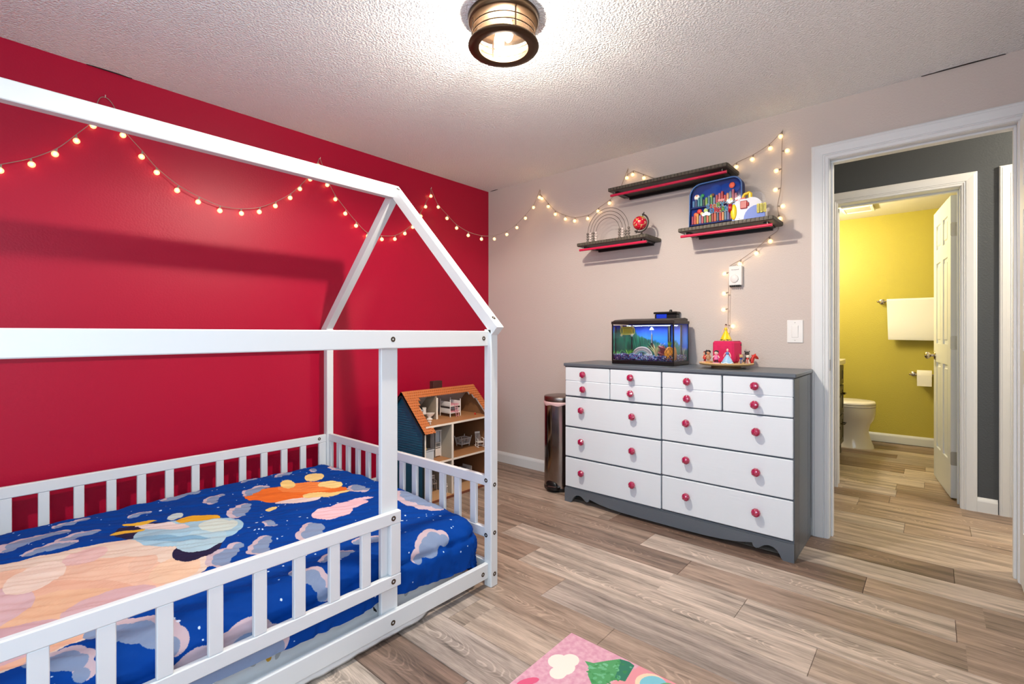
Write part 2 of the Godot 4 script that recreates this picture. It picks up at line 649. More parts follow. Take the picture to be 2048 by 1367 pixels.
func doorway(called: String, x0: float, x1: float, y1: float, z: float, z2: float, w: float, label: String, set_back := 0.0) -> void:
	var o := thing(called, label, "door casing", Vector3(0, 0, z), 0.0, "", "structure")
	var k := w / 0.079
	var prof := [Vector2(0, 0.0), Vector2(0, 0.008), Vector2(0.004, 0.010), Vector2(0.014 * k, 0.011), Vector2(0.017 * k, 0.014), Vector2(0.020 * k, 0.0115), Vector2(0.024 * k, 0.011), Vector2(0.026 * k, 0.015), Vector2(0.040 * k, 0.0165), Vector2(0.062 * k, 0.018), Vector2(0.066 * k, 0.0165), Vector2(0.072 * k, 0.0165), Vector2(0.079 * k, 0.012), Vector2(0.079 * k, 0.0)]
	for leg in 3:
		var m := Mb.new()
		for i in prof.size() - 1:
			var a: Vector2 = prof[i]
			var b: Vector2 = prof[i + 1]
			var e := (b - a).normalized()
			var q := []
			var nn: Vector3
			if leg == 0:
				q = [Vector3(x0 - a.x, 0, a.y), Vector3(x0 - a.x, y1 + a.x, a.y), Vector3(x0 - b.x, y1 + b.x, b.y), Vector3(x0 - b.x, 0, b.y)]
				nn = Vector3(e.y, 0, e.x)
			elif leg == 1:
				q = [Vector3(x0 - a.x, y1 + a.x, a.y), Vector3(x1 + a.x, y1 + a.x, a.y), Vector3(x1 + b.x, y1 + b.x, b.y), Vector3(x0 - b.x, y1 + b.x, b.y)]
				nn = Vector3(0, -e.y, e.x)
			else:
				q = [Vector3(x1 + a.x, 0, a.y), Vector3(x1 + a.x, y1 + a.x, a.y), Vector3(x1 + b.x, y1 + b.x, b.y), Vector3(x1 + b.x, 0, b.y)]
				nn = Vector3(-e.y, 0, e.x)
			m.quad(q[0], q[1], q[2], q[3], nn)
		put(["side_casing", "head_casing", "side_casing"][leg], m, white_trim, o)
	var d := z2 - z
	var ja := 0.018
	put("jamb", Mb.new().bx(Vector3(x0 - ja - set_back, 0, d - 0.006), Vector3(x0 + 0.004 - set_back, y1 + 0.002, 0.001), 0.001), white_trim, o)
	put("jamb", Mb.new().bx(Vector3(x1 - 0.004, 0, d - 0.006), Vector3(x1 + ja, y1 + 0.002, 0.001), 0.001), white_trim, o)
	put("head_jamb", Mb.new().bx(Vector3(x0 - ja, y1 - 0.002, d - 0.006), Vector3(x1 + ja, y1 + ja, 0.001), 0.001), white_trim, o)
	# door stops
	var sz := -0.040 if z == 0.0 else d + 0.035
	for s in [0, 1]:
		var xx := x0 + 0.004 - set_back if s == 0 else x1 - 0.004
		var xi := xx + (0.011 if s == 0 else -0.011)
		put("door_stop", Mb.new().bx(Vector3(minf(xx, xi), 0, sz - 0.036), Vector3(maxf(xx, xi), y1 - 0.013, sz), 0.002), white_trim, o)
	put("door_stop", Mb.new().bx(Vector3(x0 + 0.004, y1 - 0.013, sz - 0.036), Vector3(x1 - 0.004, y1 - 0.002, sz), 0.002), white_trim, o)
	if z == 0.0:
		put("strike_plate", Mb.new().bx(Vector3(x0 + 0.0035, 0.905, -0.036), Vector3(x0 + 0.0055, 0.965, 0.0012), 0.0004), steel, o)


# ---------------------------------------------------------------- floor

func floor_planks() -> void:
	var slab := struct("floor", Mb.new().bx(Vector3(-0.1, -0.12, -3.24), Vector3(4.8, -0.008, 4.4)), mat(c8(60, 50, 42), 0.9), "grey-brown oak-look plank floor running under dresser and doorway", "floor")
	var grain := [grain_texture(101, 0.0), grain_texture(202, 1.0), grain_texture(303, 0.0), grain_texture(404, 1.0)]
	var bump := noise_tex(noise(55, 0.05), 256)
	var tints := [c8(220, 202, 187), c8(204, 183, 166), c8(187, 163, 145), c8(168, 144, 127), c8(150, 125, 110), c8(194, 178, 167)]
	var looks := {}
	# a known end joint of each row and the tones of the planks from left to right, counted from the joint
	var joint := {-11: 2.797, -9: 2.924, -4: 3.131, -3: 2.849, -5: 2.60, 0: 3.046, 2: 2.747, 3: 3.039, 4: 2.087, 5: 2.39, 6: 2.668, 7: 2.95, 8: 3.3, 1: 3.45, -1: 3.3, -2: 2.2}
	var tone := {5: [2, 0, 0], 4: [2, 3, 2], 3: [2, 0, 2], 2: [1, 4, 2], 1: [2, 0, 1], 0: [3, 4, 2], 6: [3, 0, 1], 7: [2, 5, 2], 8: [2, 2, 1], 9: [1, 2, 2], -1: [1, 1, 0], -2: [1, 0, 1], -3: [2, 0, 2], -4: [2, 2, 1], -5: [2, 1, 2], -6: [2, 2, 1], -9: [2, 0, 2], -10: [1, 2, 1], -11: [2, 3, 0]}
	for k in range(-17, 24):
		var z0 := 0.010 + 0.183 * k
		var z1 := z0 + 0.183
		var xl := 0.0
		var xr := 3.62
		if z0 < -0.05:
			xl = 1.2
			xr = 4.7
		if z0 < -1.2:
			xl = 1.85
			xr = 3.95
		z0 = maxf(z0, -3.142)
		z1 = minf(z1, 4.3)
		if z1 - z0 < 0.01:
			continue
		var j: float = joint.get(k, rng.randf() * 1.226)
		var a := fposmod(j, 1.226) - 1.226
		var n := 0
		while a < xr:
			var x0 := maxf(a, xl)
			var x1 := minf(a + 1.226, xr)
			if x1 - x0 > 0.01:
				var idx := roundi((a - j) / 1.226) + 2
				var tn: int = tone[k][clampi(idx, 0, 2)] if tone.has(k) and joint.has(k) else rng.randi_range(0, 5)
				var gi := (absi(k) * 3 + n * 2 + (idx & 1)) % 4
				if k in [3, 8] and idx < 2:
					gi = 1
				if not looks.has([tn, gi]):
					looks[[tn, gi]] = mat(tints[tn], 0.46, 0.0, {"albedo_texture": grain[gi], "heightmap_enabled": true, "heightmap_texture": grain[gi], "heightmap_scale": 0.05})
				var m := Mb.new()
				m.bx(Vector3(x0 + 0.0006, -0.0075, z0 + 0.0006), Vector3(x1 - 0.0006, 0.0, z1 - 0.0006), 0.0012)
				var flip := rng.randf() < 0.5
				var off := rng.randf()
				for i in m.t.size():
					var p := m.v[i]
					m.t[i] = Vector2((p.x - a) / 1.226 * (-1.0 if flip else 1.0) + off * (0.0 if gi % 2 == 1 else 1.0), (p.z - z0) / 0.183)
				put("plank", m, looks[[tn, gi]], slab)
			a += 1.226
			n += 1


# ---------------------------------------------------------------- doors

# hinge edge at the origin, the leaf along +x, its thickness from z = 0 to z = -0.035
func panel_door(o: Node3D, w: float, h: float, m: Material, knob: bool, edge_hinges: Array) -> void:
	var st := 0.105
	var y0 := 0.012
	var ys := [y0, y0 + 0.24, y0 + 0.88, y0 + 1.02, y0 + 1.62, y0 + 1.72, y0 + h - 0.115, y0 + h]
	var mid := 0.09
	var d := 0.035
	put("stile", Mb.new().bx(Vector3(0, y0, -d), Vector3(st, y0 + h, 0), 0.0015), m, o)
	put("stile", Mb.new().bx(Vector3(w - st, y0, -d), Vector3(w, y0 + h, 0), 0.0015), m, o)
	for r in [[0, 1], [2, 3], [4, 5], [6, 7]]:
		put("rail", Mb.new().bx(Vector3(st, ys[r[0]], -d), Vector3(w - st, ys[r[1]], 0)), m, o)
	for r in [[1, 2], [3, 4], [5, 6]]:
		put("muntin", Mb.new().bx(Vector3(w / 2 - mid / 2, ys[r[0]], -d), Vector3(w / 2 + mid / 2, ys[r[1]], 0)), m, o)
		for s in [[st, w / 2 - mid / 2], [w / 2 + mid / 2, w - st]]:
			var p := Mb.new()
			p.bx(Vector3(s[0], ys[r[0]], -d + 0.010), Vector3(s[1], ys[r[1]], -0.010))
			p.bx(Vector3(s[0] + 0.025, ys[r[0]] + 0.025, -d + 0.003), Vector3(s[1] - 0.025, ys[r[1]] - 0.025, -0.003), 0.008)
			put("panel", p, m, o)
	for y in edge_hinges:
		var hn := Mb.new()
		var rr := PackedVector2Array()
		for c in [[0.024, 0.036, 0], [0.002, 0.036, 1], [0.002, -0.036, 2], [0.024, -0.036, 3]]:
			for i in 5:
				var f: float = c[2] * PI / 2 + i * PI / 8
				rr.append(Vector2(c[0] + 0.009 * cos(f), c[1] + 0.009 * sin(f)))
		hn.x = Transform3D(Basis(Vector3(0, 0, -1), Vector3.UP, Vector3(1, 0, 0)), Vector3(-0.0018, y, -0.003))
		hn.prism(rr, 0.002)
		for q in [[0.006, 0.028], [0.020, 0.0], [0.006, -0.028]]:
			hn.x = Transform3D(Basis(Vector3(0, 0, -1), Vector3.UP, Vector3(1, 0, 0)), Vector3(-0.0022, y, -0.003))
			hn.ball(Vector3(q[0], q[1], 0), Vector3(0.003, 0.003, 0.0008), 8)
		hn.at(Vector3(-0.006, y, 0.006)).lathe([Vector2(0, -0.045), Vector2(0.006, -0.044), Vector2(0.006, 0.044), Vector2(0, 0.045)], 10)
		put("hinge", hn, mat(c8(170, 168, 164), 0.38, 1.0), o)
	if knob:
		for s in [1.0, -1.0]:
			var k := Mb.new()
			k.x = Transform3D(Basis(Vector3.RIGHT, Vector3(0, 0, s), Vector3(0, -s, 0)), Vector3(w - 0.06, 0.94, 0.0 if s > 0 else -d))
			k.lathe([Vector2(0.033, 0), Vector2(0.033, 0.004), Vector2(0.028, 0.009), Vector2(0.012, 0.011), Vector2(0.011, 0.026), Vector2(0.022, 0.033), Vector2(0.028, 0.045), Vector2(0.025, 0.056), Vector2(0.013, 0.064), Vector2(0, 0.066)], 20)
			put("door_knob", k, mat(c8(196, 186, 172), 0.18, 1.0), o)


func doors() -> void:
	var a := thing("door_1", "white panelled bedroom door standing open at the right edge", "door", Vector3(3.263, 0, 0.004), -PI / 2, "", "structure")
	panel_door(a, 0.705, 2.03, white_trim, false, [])
	var b := thing("door_2", "white six-panel bathroom door swung open into the yellow bathroom", "door", Vector3(3.095, 0, -1.262), deg_to_rad(97.6), "", "structure")
	panel_door(b, 0.638, 2.015, white_trim, true, [1.80, 1.045, 0.275])
	var c := thing("door_3", "white closed hall door beside the dark grey wall", "door", Vector3(3.349, 0, -1.098), 0.0, "", "structure")
	panel_door(c, 0.70, 2.03, white_trim, true, [])
	for y in [1.835, 1.09, 0.345]:
		put("hinge", Mb.new().at(Vector3(-0.005, y, 0.012)).lathe([Vector2(0, -0.047), Vector2(0.0065, -0.045), Vector2(0.0065, -0.016), Vector2(0.0058, -0.0155), Vector2(0.0058, -0.0145), Vector2(0.0065, -0.014), Vector2(0.0065, 0.014), Vector2(0.0058, 0.0145), Vector2(0.0058, 0.0155), Vector2(0.0065, 0.016), Vector2(0.0065, 0.045), Vector2(0, 0.047)], 10), steel, c)


# ---------------------------------------------------------------- ceiling lamp

func ceiling_lamp() -> void:
	var at := Vector3(1.685, H, 1.665)
	var o := thing("ceiling_light", "round bronze flush-mount cage lamp with seeded glass on the ceiling", "ceiling light", at)
	var bronze := mat(c8(74, 56, 40), 0.36, 0.85)
	put("canopy", Mb.new().lathe([Vector2(0, 0), Vector2(0.142, 0), Vector2(0.142, -0.004), Vector2(0.140, -0.024), Vector2(0.134, -0.030), Vector2(0.100, -0.030), Vector2(0, -0.026)], 48), bronze, o)
	var ring := Mb.new().lathe([Vector2(0.098, -0.120), Vector2(0.120, -0.122), Vector2(0.137, -0.120), Vector2(0.141, -0.114), Vector2(0.139, -0.108), Vector2(0.120, -0.104), Vector2(0.098, -0.106), Vector2(0.098, -0.120)], 48)
	put("bottom_ring", ring, bronze, o)
	for y in [-0.052, -0.078]:
		var p := []
		for i in 40:
			p.append(Vector3(cos(TAU * i / 40) * 0.126, y, sin(TAU * i / 40) * 0.126))
		put("cage_hoop", Mb.new().tube(p, 0.0025, 8, true), bronze, o)
	for i in 4:
		var f := TAU * i / 4 + 0.47
		var c := Vector3(cos(f), 0, sin(f)) * 0.126
		put("cage_bar", Mb.new().tube([c + Vector3(0, -0.028, 0), c + Vector3(0, -0.110, 0)], 0.003), bronze, o)
	var seeds := noise_tex(noise(61, 0.09, FastNoiseLite.TYPE_CELLULAR, 1), 256, true, 6.0)
	var glass := mat(Color(0.3, 0.28, 0.25, 0.003), 0.06, 0.0, {"transparency": BaseMaterial3D.TRANSPARENCY_ALPHA, "normal_enabled": true, "normal_texture": seeds, "normal_scale": 0.7, "uv1_triplanar": true, "uv1_scale": Vector3(12, 12, 12)})
	put("glass_shade", Mb.new().lathe([Vector2(0.104, -0.030), Vector2(0.106, -0.070), Vector2(0.103, -0.103), Vector2(0.094, -0.116), Vector2(0.05, -0.122), Vector2(0, -0.124)], 40), glass, o)
	for s in [-1.0, 1.0]:
		var k := Mb.new().at(Vector3(s * 0.035, -0.068, s * 0.012))
		k.ball(Vector3(0, -0.006, 0), Vector3(0.021, 0.040, 0.021), 16)
		put("bulb", k, glow(Color(1.0, 0.90, 0.74), 9.0), o)
		put("socket", Mb.new().at(Vector3(s * 0.035, -0.034, s * 0.012)).lathe([Vector2(0, 0.006), Vector2(0.016, 0.006), Vector2(0.016, -0.010), Vector2(0, -0.010)], 14), mat(c8(225, 220, 210), 0.5), o)
		lamp(o, Vector3(s * 0.035, -0.107, s * 0.012), lamp_warm, lamp_power * 0.17, 0.02)
	# what the reflector under the canopy throws down into the room
	var down := SpotLight3D.new()
	down.name = "lamp_light_down"
	down.light_color = lamp_warm
	down.light_energy = lamp_power * 0.74
	down.light_size = 0.025
	down.spot_range = 12.0
	down.spot_attenuation = 2.0
	down.spot_angle = 86.0
	down.spot_angle_attenuation = 0.25
	down.shadow_enabled = true
	o.add_child(down, true)
	down.position = Vector3(0.035, -0.109, 0.012)
	down.rotation.x = -PI / 2


# ---------------------------------------------------------------- bed

const BZ0 := 1.528
const BZ1 := 3.53


func bar(o: Node3D, called: String, lo: Vector3, hi: Vector3, b := 0.003) -> MeshInstance3D:
	return put(called, Mb.new().bx(lo, hi, b), bed_white, o)


func bolt(o: Node3D, p: Vector3, out: Vector3) -> void:
	var m := Mb.new()
	var up := Vector3.UP if absf(out.y) < 0.8 else Vector3.RIGHT
	var s := up.cross(out).normalized()
	up = out.cross(s)
	m.x = Transform3D(Basis(s, out, -up), p)
	m.lathe([Vector2(0.0095, 0.0), Vector2(0.0095, 0.0006), Vector2(0.0078, 0.0008)], 14)
	m.lathe([Vector2(0.0078, 0.0007), Vector2(0.0036, 0.0005), Vector2(0.0030, -0.002), Vector2(0, -0.002)], 14)
	put("bolt", m, mat(c8(96, 84, 72), 0.4, 0.9), o)


func bed() -> void:
	var o := thing("house_bed", "white wooden house-shaped children's bed frame with guard rails", "bed", Vector3.ZERO)
	var posts := []
	for z in [BZ0, BZ1 - 0.043]:
		for x in [0.066, 1.484]:
			var p := bar(o, "bed_post", Vector3(x, 0.0, z), Vector3(x + 0.043, 1.125 if x > 1 else 1.135, z + 0.043))
			posts.append(p)
	bolt(posts[1], Vector3(1.5272, 0.055, 1.549), Vector3.RIGHT)
	bolt(posts[1], Vector3(1.5272, 0.235, 1.549), Vector3.RIGHT)
	bolt(posts[1], Vector3(1.5272, 0.445, 1.549), Vector3.RIGHT)
	bolt(posts[1], Vector3(1.496, 0.462, 1.5712), Vector3.BACK)
	bolt(posts[1], Vector3(1.496, 0.222, 1.5712), Vector3.BACK)
	var za := BZ0 + 0.043
	var zb := BZ1 - 0.043
	# long beams and rails on the room side
	var ub := bar(o, "side_beam", Vector3(1.490, 1.052, za), Vector3(1.511, 1.117, zb))
	bolt(ub, Vector3(1.5112, 1.085, 2.065), Vector3.RIGHT)
	bolt(ub, Vector3(1.5112, 1.085, 1.600), Vector3.RIGHT)
	var lr := bar(o, "side_rail", Vector3(1.490, 0.038, za), Vector3(1.511, 0.104, zb))
	bolt(lr, Vector3(1.5112, 0.066, 2.065), Vector3.RIGHT)
	bolt(lr, Vector3(1.5112, 0.066, 1.605), Vector3.RIGHT)
	for z in [2.029, 3.36]:
		bar(o, "door_post", Vector3(1.470, 0.05, z), Vector3(1.4895, 1.06, z + 0.071))
	# guard rail
	var gz := 3.431
	var gt := bar(o, "guard_rail", Vector3(1.4902, 0.418, 2.029), Vector3(1.511, 0.463, gz))
	bolt(gt, Vector3(1.5112, 0.440, 2.063), Vector3.RIGHT)
	var gb := bar(o, "guard_rail", Vector3(1.4902, 0.190, 2.029), Vector3(1.511, 0.235, gz))
	bolt(gb, Vector3(1.5112, 0.213, 2.063), Vector3.RIGHT)
	bar(o, "guard_slat", Vector3(1.491, 0.235, 2.030), Vector3(1.5105, 0.418, 2.074))
	for i in 11:
		var z := 2.154 + 0.1153 * i
		bar(o, "guard_slat", Vector3(1.492, 0.235, z), Vector3(1.5095, 0.418, z + 0.036), 0.002)
	# wall side
	bar(o, "side_beam", Vector3(0.082, 1.052, za), Vector3(0.103, 1.117, zb))
	bar(o, "side_rail", Vector3(0.082, 0.038, za), Vector3(0.103, 0.104, zb))
	var bt := bar(o, "back_rail", Vector3(0.078, 0.425, za), Vector3(0.099, 0.474, zb))
	bolt(bt, Vector3(0.0992, 0.452, 1.617), Vector3.RIGHT)
	bar(o, "back_rail", Vector3(0.078, 0.190, za), Vector3(0.099, 0.240, zb))
	bar(o, "back_slat", Vector3(0.079, 0.24, za), Vector3(0.098, 0.425, za + 0.046))
	for i in 16:
		var z := 1.698 + 0.1135 * i
		bar(o, "back_slat", Vector3(0.081, 0.24, z), Vector3(0.097, 0.425, z + 0.036), 0.002)
	# foot end and head end
	for z in [1.540, BZ1 - 0.033]:
		bar(o, "end_rail", Vector3(0.109, 0.433, z), Vector3(1.484, 0.479, z + 0.021))
		bar(o, "end_rail", Vector3(0.109, 0.205, z), Vector3(1.484, 0.250, z + 0.021))
		bar(o, "end_rail", Vector3(0.109, 0.038, z), Vector3(1.484, 0.104, z + 0.021))
		bar(o, "end_slat", Vector3(0.109, 0.25, z + 0.001), Vector3(0.137, 0.433, z + 0.020))
		for i in 12:
			var x := 0.199 + 0.1075 * i
			bar(o, "end_slat", Vector3(x, 0.25, z + 0.002), Vector3(x + 0.037, 0.433, z + 0.019), 0.002)
	# ridge and rafters
	bar(o, "ridge_beam", Vector3(0.776, 1.827, za), Vector3(0.819, 1.893, zb))
	var top := Vector2(0.797, 1.900)
	for z in [BZ0, BZ1 - 0.043]:
		for s in [-1.0, 1.0]:
			# outline of one rafter in the plane of the gable
			var e := Vector2(0.768, -0.769).normalized()
			var nn := Vector2(e.y, -e.x)
			var th := 0.047
			var low := 1.083
			var poly := PackedVector2Array([Vector2(0, 0), e * low, e * low + nn * th, Vector2(0, -th * sqrt(2.0))])
			for i in 4:
				poly[i].x *= s
			var m := Mb.new()
			m.x.origin = Vector3(top.x, top.y, z)
			m.prism(poly, 0.043)
			var r := put("rafter", m, bed_white, o)
			if s > 0 and z < 2.0:
				bolt(r, Vector3(top.x, top.y, 1.549) + Vector3(e.x, e.y, 0) * 0.035 + Vector3(0.0004, 0.0004, 0), Vector3(1, 1, 0).normalized())
				bolt(r, Vector3(top.x, top.y, 1.549) + Vector3(e.x, e.y, 0) * 1.025 + Vector3(0.0004, 0.0004, 0), Vector3(1, 1, 0).normalized())


# the duvet's print, drawn by bed coordinates: x across the bed from the wall, z along it
const TU := 1.72
const TV0 := 1.35
const TV1 := 3.45
const TW := 1100
const TH := 1344


func duvet_cloud(im: Image, x: float, z: float, s: float, turn: float, seed_: int) -> void:
	var k := TW / TU
	var r := RandomNumberGenerator.new()
	r.seed = seed_
	var parts := []
	for i in 5:
		var f := (i - 2.0) / 2.0
		parts.append([f * 0.72 + r.randf_range(-0.05, 0.05), r.randf_range(-0.12, 0.10) + 0.18 * (1.0 - f * f), (0.30 + 0.16 * (1.0 - f * f)) * r.randf_range(0.85, 1.1)])
	var pale := c8(196, 176, 186)
	var blue := c8(128, 146, 178)
	for step in 2:
		for p in parts:
			var q := Vector2(p[0], p[1] - 0.13 * step).rotated(turn) * s
			var rr: float = p[2] * s - (0.085 * s if step == 1 else 0.0)
			if rr > 0.004:
				blob(im, (x + q.x) * k, (z - TV0 + q.y) * k, rr * k * 1.05, rr * k, turn, pale if step == 0 else blue)


func duvet_texture() -> ImageTexture:
	var im := Image.create(TW, TH, false, Image.FORMAT_RGB8)
	im.fill(c8(3, 62, 148))
	var k := TW / TU
	var X := func(x: float) -> float: return x * k
	var Z := func(z: float) -> float: return (z - TV0) * k
	# the big peach disc with its soft bands
	var cx := 0.96
	var cz := 3.07
	blob(im, cx * k, (cz - TV0) * k, 0.375 * k, 0.60 * k, 0, c8(226, 204, 188))
	for b in [[0.97, 3.10, 0.32, 0.48, 232, 190, 166], [1.06, 3.12, 0.25, 0.40, 226, 176, 152], [0.86, 3.26, 0.24, 0.20, 222, 152, 130], [1.12, 2.96, 0.17, 0.20, 228, 182, 150], [0.93, 3.14, 0.16, 0.20, 214, 178, 182], [1.19, 3.02, 0.10, 0.14, 208, 170, 178], [1.16, 2.80, 0.09, 0.11, 212, 174, 178], [0.73, 2.80, 0.07, 0.06, 226, 188, 184], [0.95, 2.68, 0.06, 0.04, 226, 186, 164], [0.80, 2.93, 0.12, 0.07, 236, 214, 200], [1.08, 2.62, 0.10, 0.07, 232, 196, 168]]:
		blob(im, b[0] * k, (b[1] - TV0) * k, b[2] * k, b[3] * k, 0.3, c8(b[4], b[5], b[6]))
	# a plain striped planet in pale blue, navy and gold
	blob(im, 0.62 * k, (2.60 - TV0) * k, 0.125 * k, 0.09 * k, -0.5, c8(40, 36, 66))
	blob(im, 0.76 * k, (2.49 - TV0) * k, 0.20 * k, 0.15 * k, -0.6, c8(158, 194, 214))
	blob(im, 0.96 * k, (2.52 - TV0) * k, 0.10 * k, 0.075 * k, 0.5, c8(40, 36, 66))
	blob(im, 0.90 * k, (2.49 - TV0) * k, 0.10 * k, 0.08 * k, 0.3, c8(170, 200, 214))
	blob(im, 0.79 * k, (2.40 - TV0) * k, 0.085 * k, 0.06 * k, -0.3, c8(200, 214, 208))
	blob(im, 0.62 * k, (2.55 - TV0) * k, 0.13 * k, 0.035 * k, -0.5, c8(222, 206, 204))
	blob(im, 0.64 * k, (2.43 - TV0) * k, 0.085 * k, 0.045 * k, -0.9, c8(222, 166, 48))
	blob(im, 0.49 * k, (2.595 - TV0) * k, 0.06 * k, 0.026 * k, 1.9, c8(226, 178, 62))
	blob(im, 0.585 * k, (2.655 - TV0) * k, 0.055 * k, 0.024 * k, 1.9, c8(226, 178, 62))
	blob(im, 0.80 * k, (2.565 - TV0) * k, 0.15 * k, 0.022 * k, -0.75, c8(126, 168, 196))
	blob(im, 0.52 * k, (2.48 - TV0) * k, 0.05 * k, 0.028 * k, 0.4, c8(190, 206, 208))
	# a plain orange planet with cream patches
	blob(im, 0.60 * k, (1.99 - TV0) * k, 0.24 * k, 0.125 * k, -0.85, c8(226, 112, 46))
	blob(im, 0.55 * k, (1.91 - TV0) * k, 0.15 * k, 0.09 * k, -0.7, c8(234, 134, 70))
	blob(im, 0.72 * k, (2.04 - TV0) * k, 0.10 * k, 0.045 * k, -0.95, c8(228, 210, 206))
	blob(im, 0.42 * k, (1.955 - TV0) * k, 0.075 * k, 0.035 * k, 0.3, c8(236, 206, 132))
	blob(im, 0.40 * k, (1.80 - TV0) * k, 0.075 * k, 0.05 * k, 0.5, c8(238, 210, 140))
	blob(im, 0.60 * k, (1.815 - TV0) * k, 0.075 * k, 0.05 * k, -0.2, c8(238, 210, 140))
	blob(im, 0.73 * k, (1.93 - TV0) * k, 0.09 * k, 0.05 * k, -0.7, c8(238, 208, 136))
	blob(im, 0.77 * k, (1.865 - TV0) * k, 0.055 * k, 0.025 * k, -0.9, c8(236, 206, 132))
	blob(im, 0.74 * k, (2.17 - TV0) * k, 0.035 * k, 0.022 * k, 0.8, c8(236, 206, 132))
	# and a small pale pink one
	blob(im, 1.0 * k, (2.02 - TV0) * k, 0.075 * k, 0.085 * k, 0.3, c8(230, 190, 200))
	blob(im, 0.975 * k, (1.925 - TV0) * k, 0.045 * k, 0.085 * k, 0.35, c8(228, 186, 198))
	blob(im, 0.95 * k, (1.85 - TV0) * k, 0.02 * k, 0.06 * k, 0.5, c8(230, 192, 204))
	# clouds
	for c in [[0.26, 2.78, 0.075, 1.2], [0.49, 2.79, 0.085, 1.3], [0.41, 2.91, 0.13, 1.1], [0.55, 2.87, 0.09, 1.7], [0.21, 2.38, 0.10, 1.4], [0.39, 2.29, 0.085, 0.6], [0.66, 2.27, 0.12, 0.4], [0.36, 2.57, 0.05, 1.5], [0.41, 2.11, 0.09, 1.2], [0.22, 2.07, 0.05, 1.5], [0.24, 1.90, 0.075, 1.1], [0.27, 1.74, 0.05, 0.3], [0.33, 1.61, 0.115, 0.2], [0.79, 1.77, 0.10, 0.1], [0.92, 2.25, 0.05, 0.0], [1.12, 2.16, 0.12, 0.2], [1.10, 2.35, 0.10, 0.4], [1.09, 2.47, 0.11, 0.6], [1.13, 1.66, 0.19, -0.1], [1.425, 2.33, 0.10, 2.7], [1.363, 2.20, 0.085, 1.6], [1.33, 2.05, 0.075, 2.2], [1.56, 2.60, 0.21, 1.5], [1.37, 2.78, 0.15, 2.5], [1.38, 2.93, 0.10, 2.4], [1.47, 2.98, 0.10, 2.2], [1.47, 1.855, 0.115, 1.35], [1.0, 1.47, 0.12, 0.2], [0.6, 1.49, 0.10, 0.4]]:
		duvet_cloud(im, c[0], c[1], c[2] * 0.84, c[3], int(c[0] * 917 + c[1] * 331))
	# stars
	var r := RandomNumberGenerator.new()
	r.seed = 9
	for i in 620:
		var x := r.randf_range(0.1, TU - 0.04)
		var z := r.randf_range(TV0, TV1 - 0.02)
		var px := im.get_pixel(int(x * k), int((z - TV0) * k))
		if px.r < 0.2 and px.b > 0.4:
			var s: float = [1.2, 1.7, 2.3, 3.6][[0, 0, 1, 1, 1, 2, 2, 3][r.randi_range(0, 7)]]
			blob(im, x * k, (z - TV0) * k, s, s, 0, c8(206, 222, 244))
	im.generate_mipmaps()
	return ImageTexture.create_from_image(im)


func duvet_point(a: float, b: float, lift: float, f1: FastNoiseLite, f2: FastNoiseLite) -> Vector3:
	var A0 := 1.385
	var B0 := 1.665
	var A1 := 0.21
	var r := 0.085
	var y := 0.296 + 0.012 * f1.get_noise_2d(a * 2.0, b * 1.4)
	y += 0.018 * sin(PI * clampf((a - 0.1) / 1.35, 0, 1))
	var d := Vector2(maxf(a - A0, 0.0), maxf(B0 - b, 0.0))
	var dir := Vector2.RIGHT
	if a < A1:
		d = Vector2(a - A1, d.y)
	var over := d.length()
	if over > 1e-6:
		dir = d / over
	var out := r * sin(minf(over / r, PI / 2))
	var drop := r * (1.0 - cos(minf(over / r, PI / 2))) + maxf(over - r * PI / 2, 0.0)
	var px := clampf(a, A1, A0) + out * dir.x
	var pz := maxf(b, B0) - out * dir.y
	# wrinkles: long slanting creases on top, gathers on the hanging part
	var hang := clampf((over - 0.05) / 0.12, 0.0, 1.0)
	var w := 0.006 * f2.get_noise_2d((a + b * 0.55) * 26.0, (b - a * 0.4) * 2.2) + 0.004 * f1.get_noise_2d(a * 9.0, b * 9.0)
	w += hang * 0.012 * f2.get_noise_2d((b * dir.x + a * dir.y) * 17.0, over * 2.0)
	# the quilting seam along the side
	var seam := exp(-pow((over - 0.112) / 0.010, 2.0)) * (1.0 if a > A0 else 0.0)
	w -= 0.012 * seam
	w += 0.010 * exp(-pow((over - 0.165) / 0.035, 2.0)) * (1.0 if a > A0 else 0.0)
	var nn := Vector3(dir.x * sin(minf(over / r, PI / 2)), cos(minf(over / r, PI / 2)), -dir.y * sin(minf(over / r, PI / 2)))
	var q := Vector3(px, y - drop, pz) + nn * (w + lift)
	# the cloth lies against the door post and the rails
	q.x = minf(q.x, lerpf(1.487, 1.467, smoothstep(1.98, 2.03, q.z) * (1.0 - smoothstep(2.10, 2.15, q.z))))
	return q


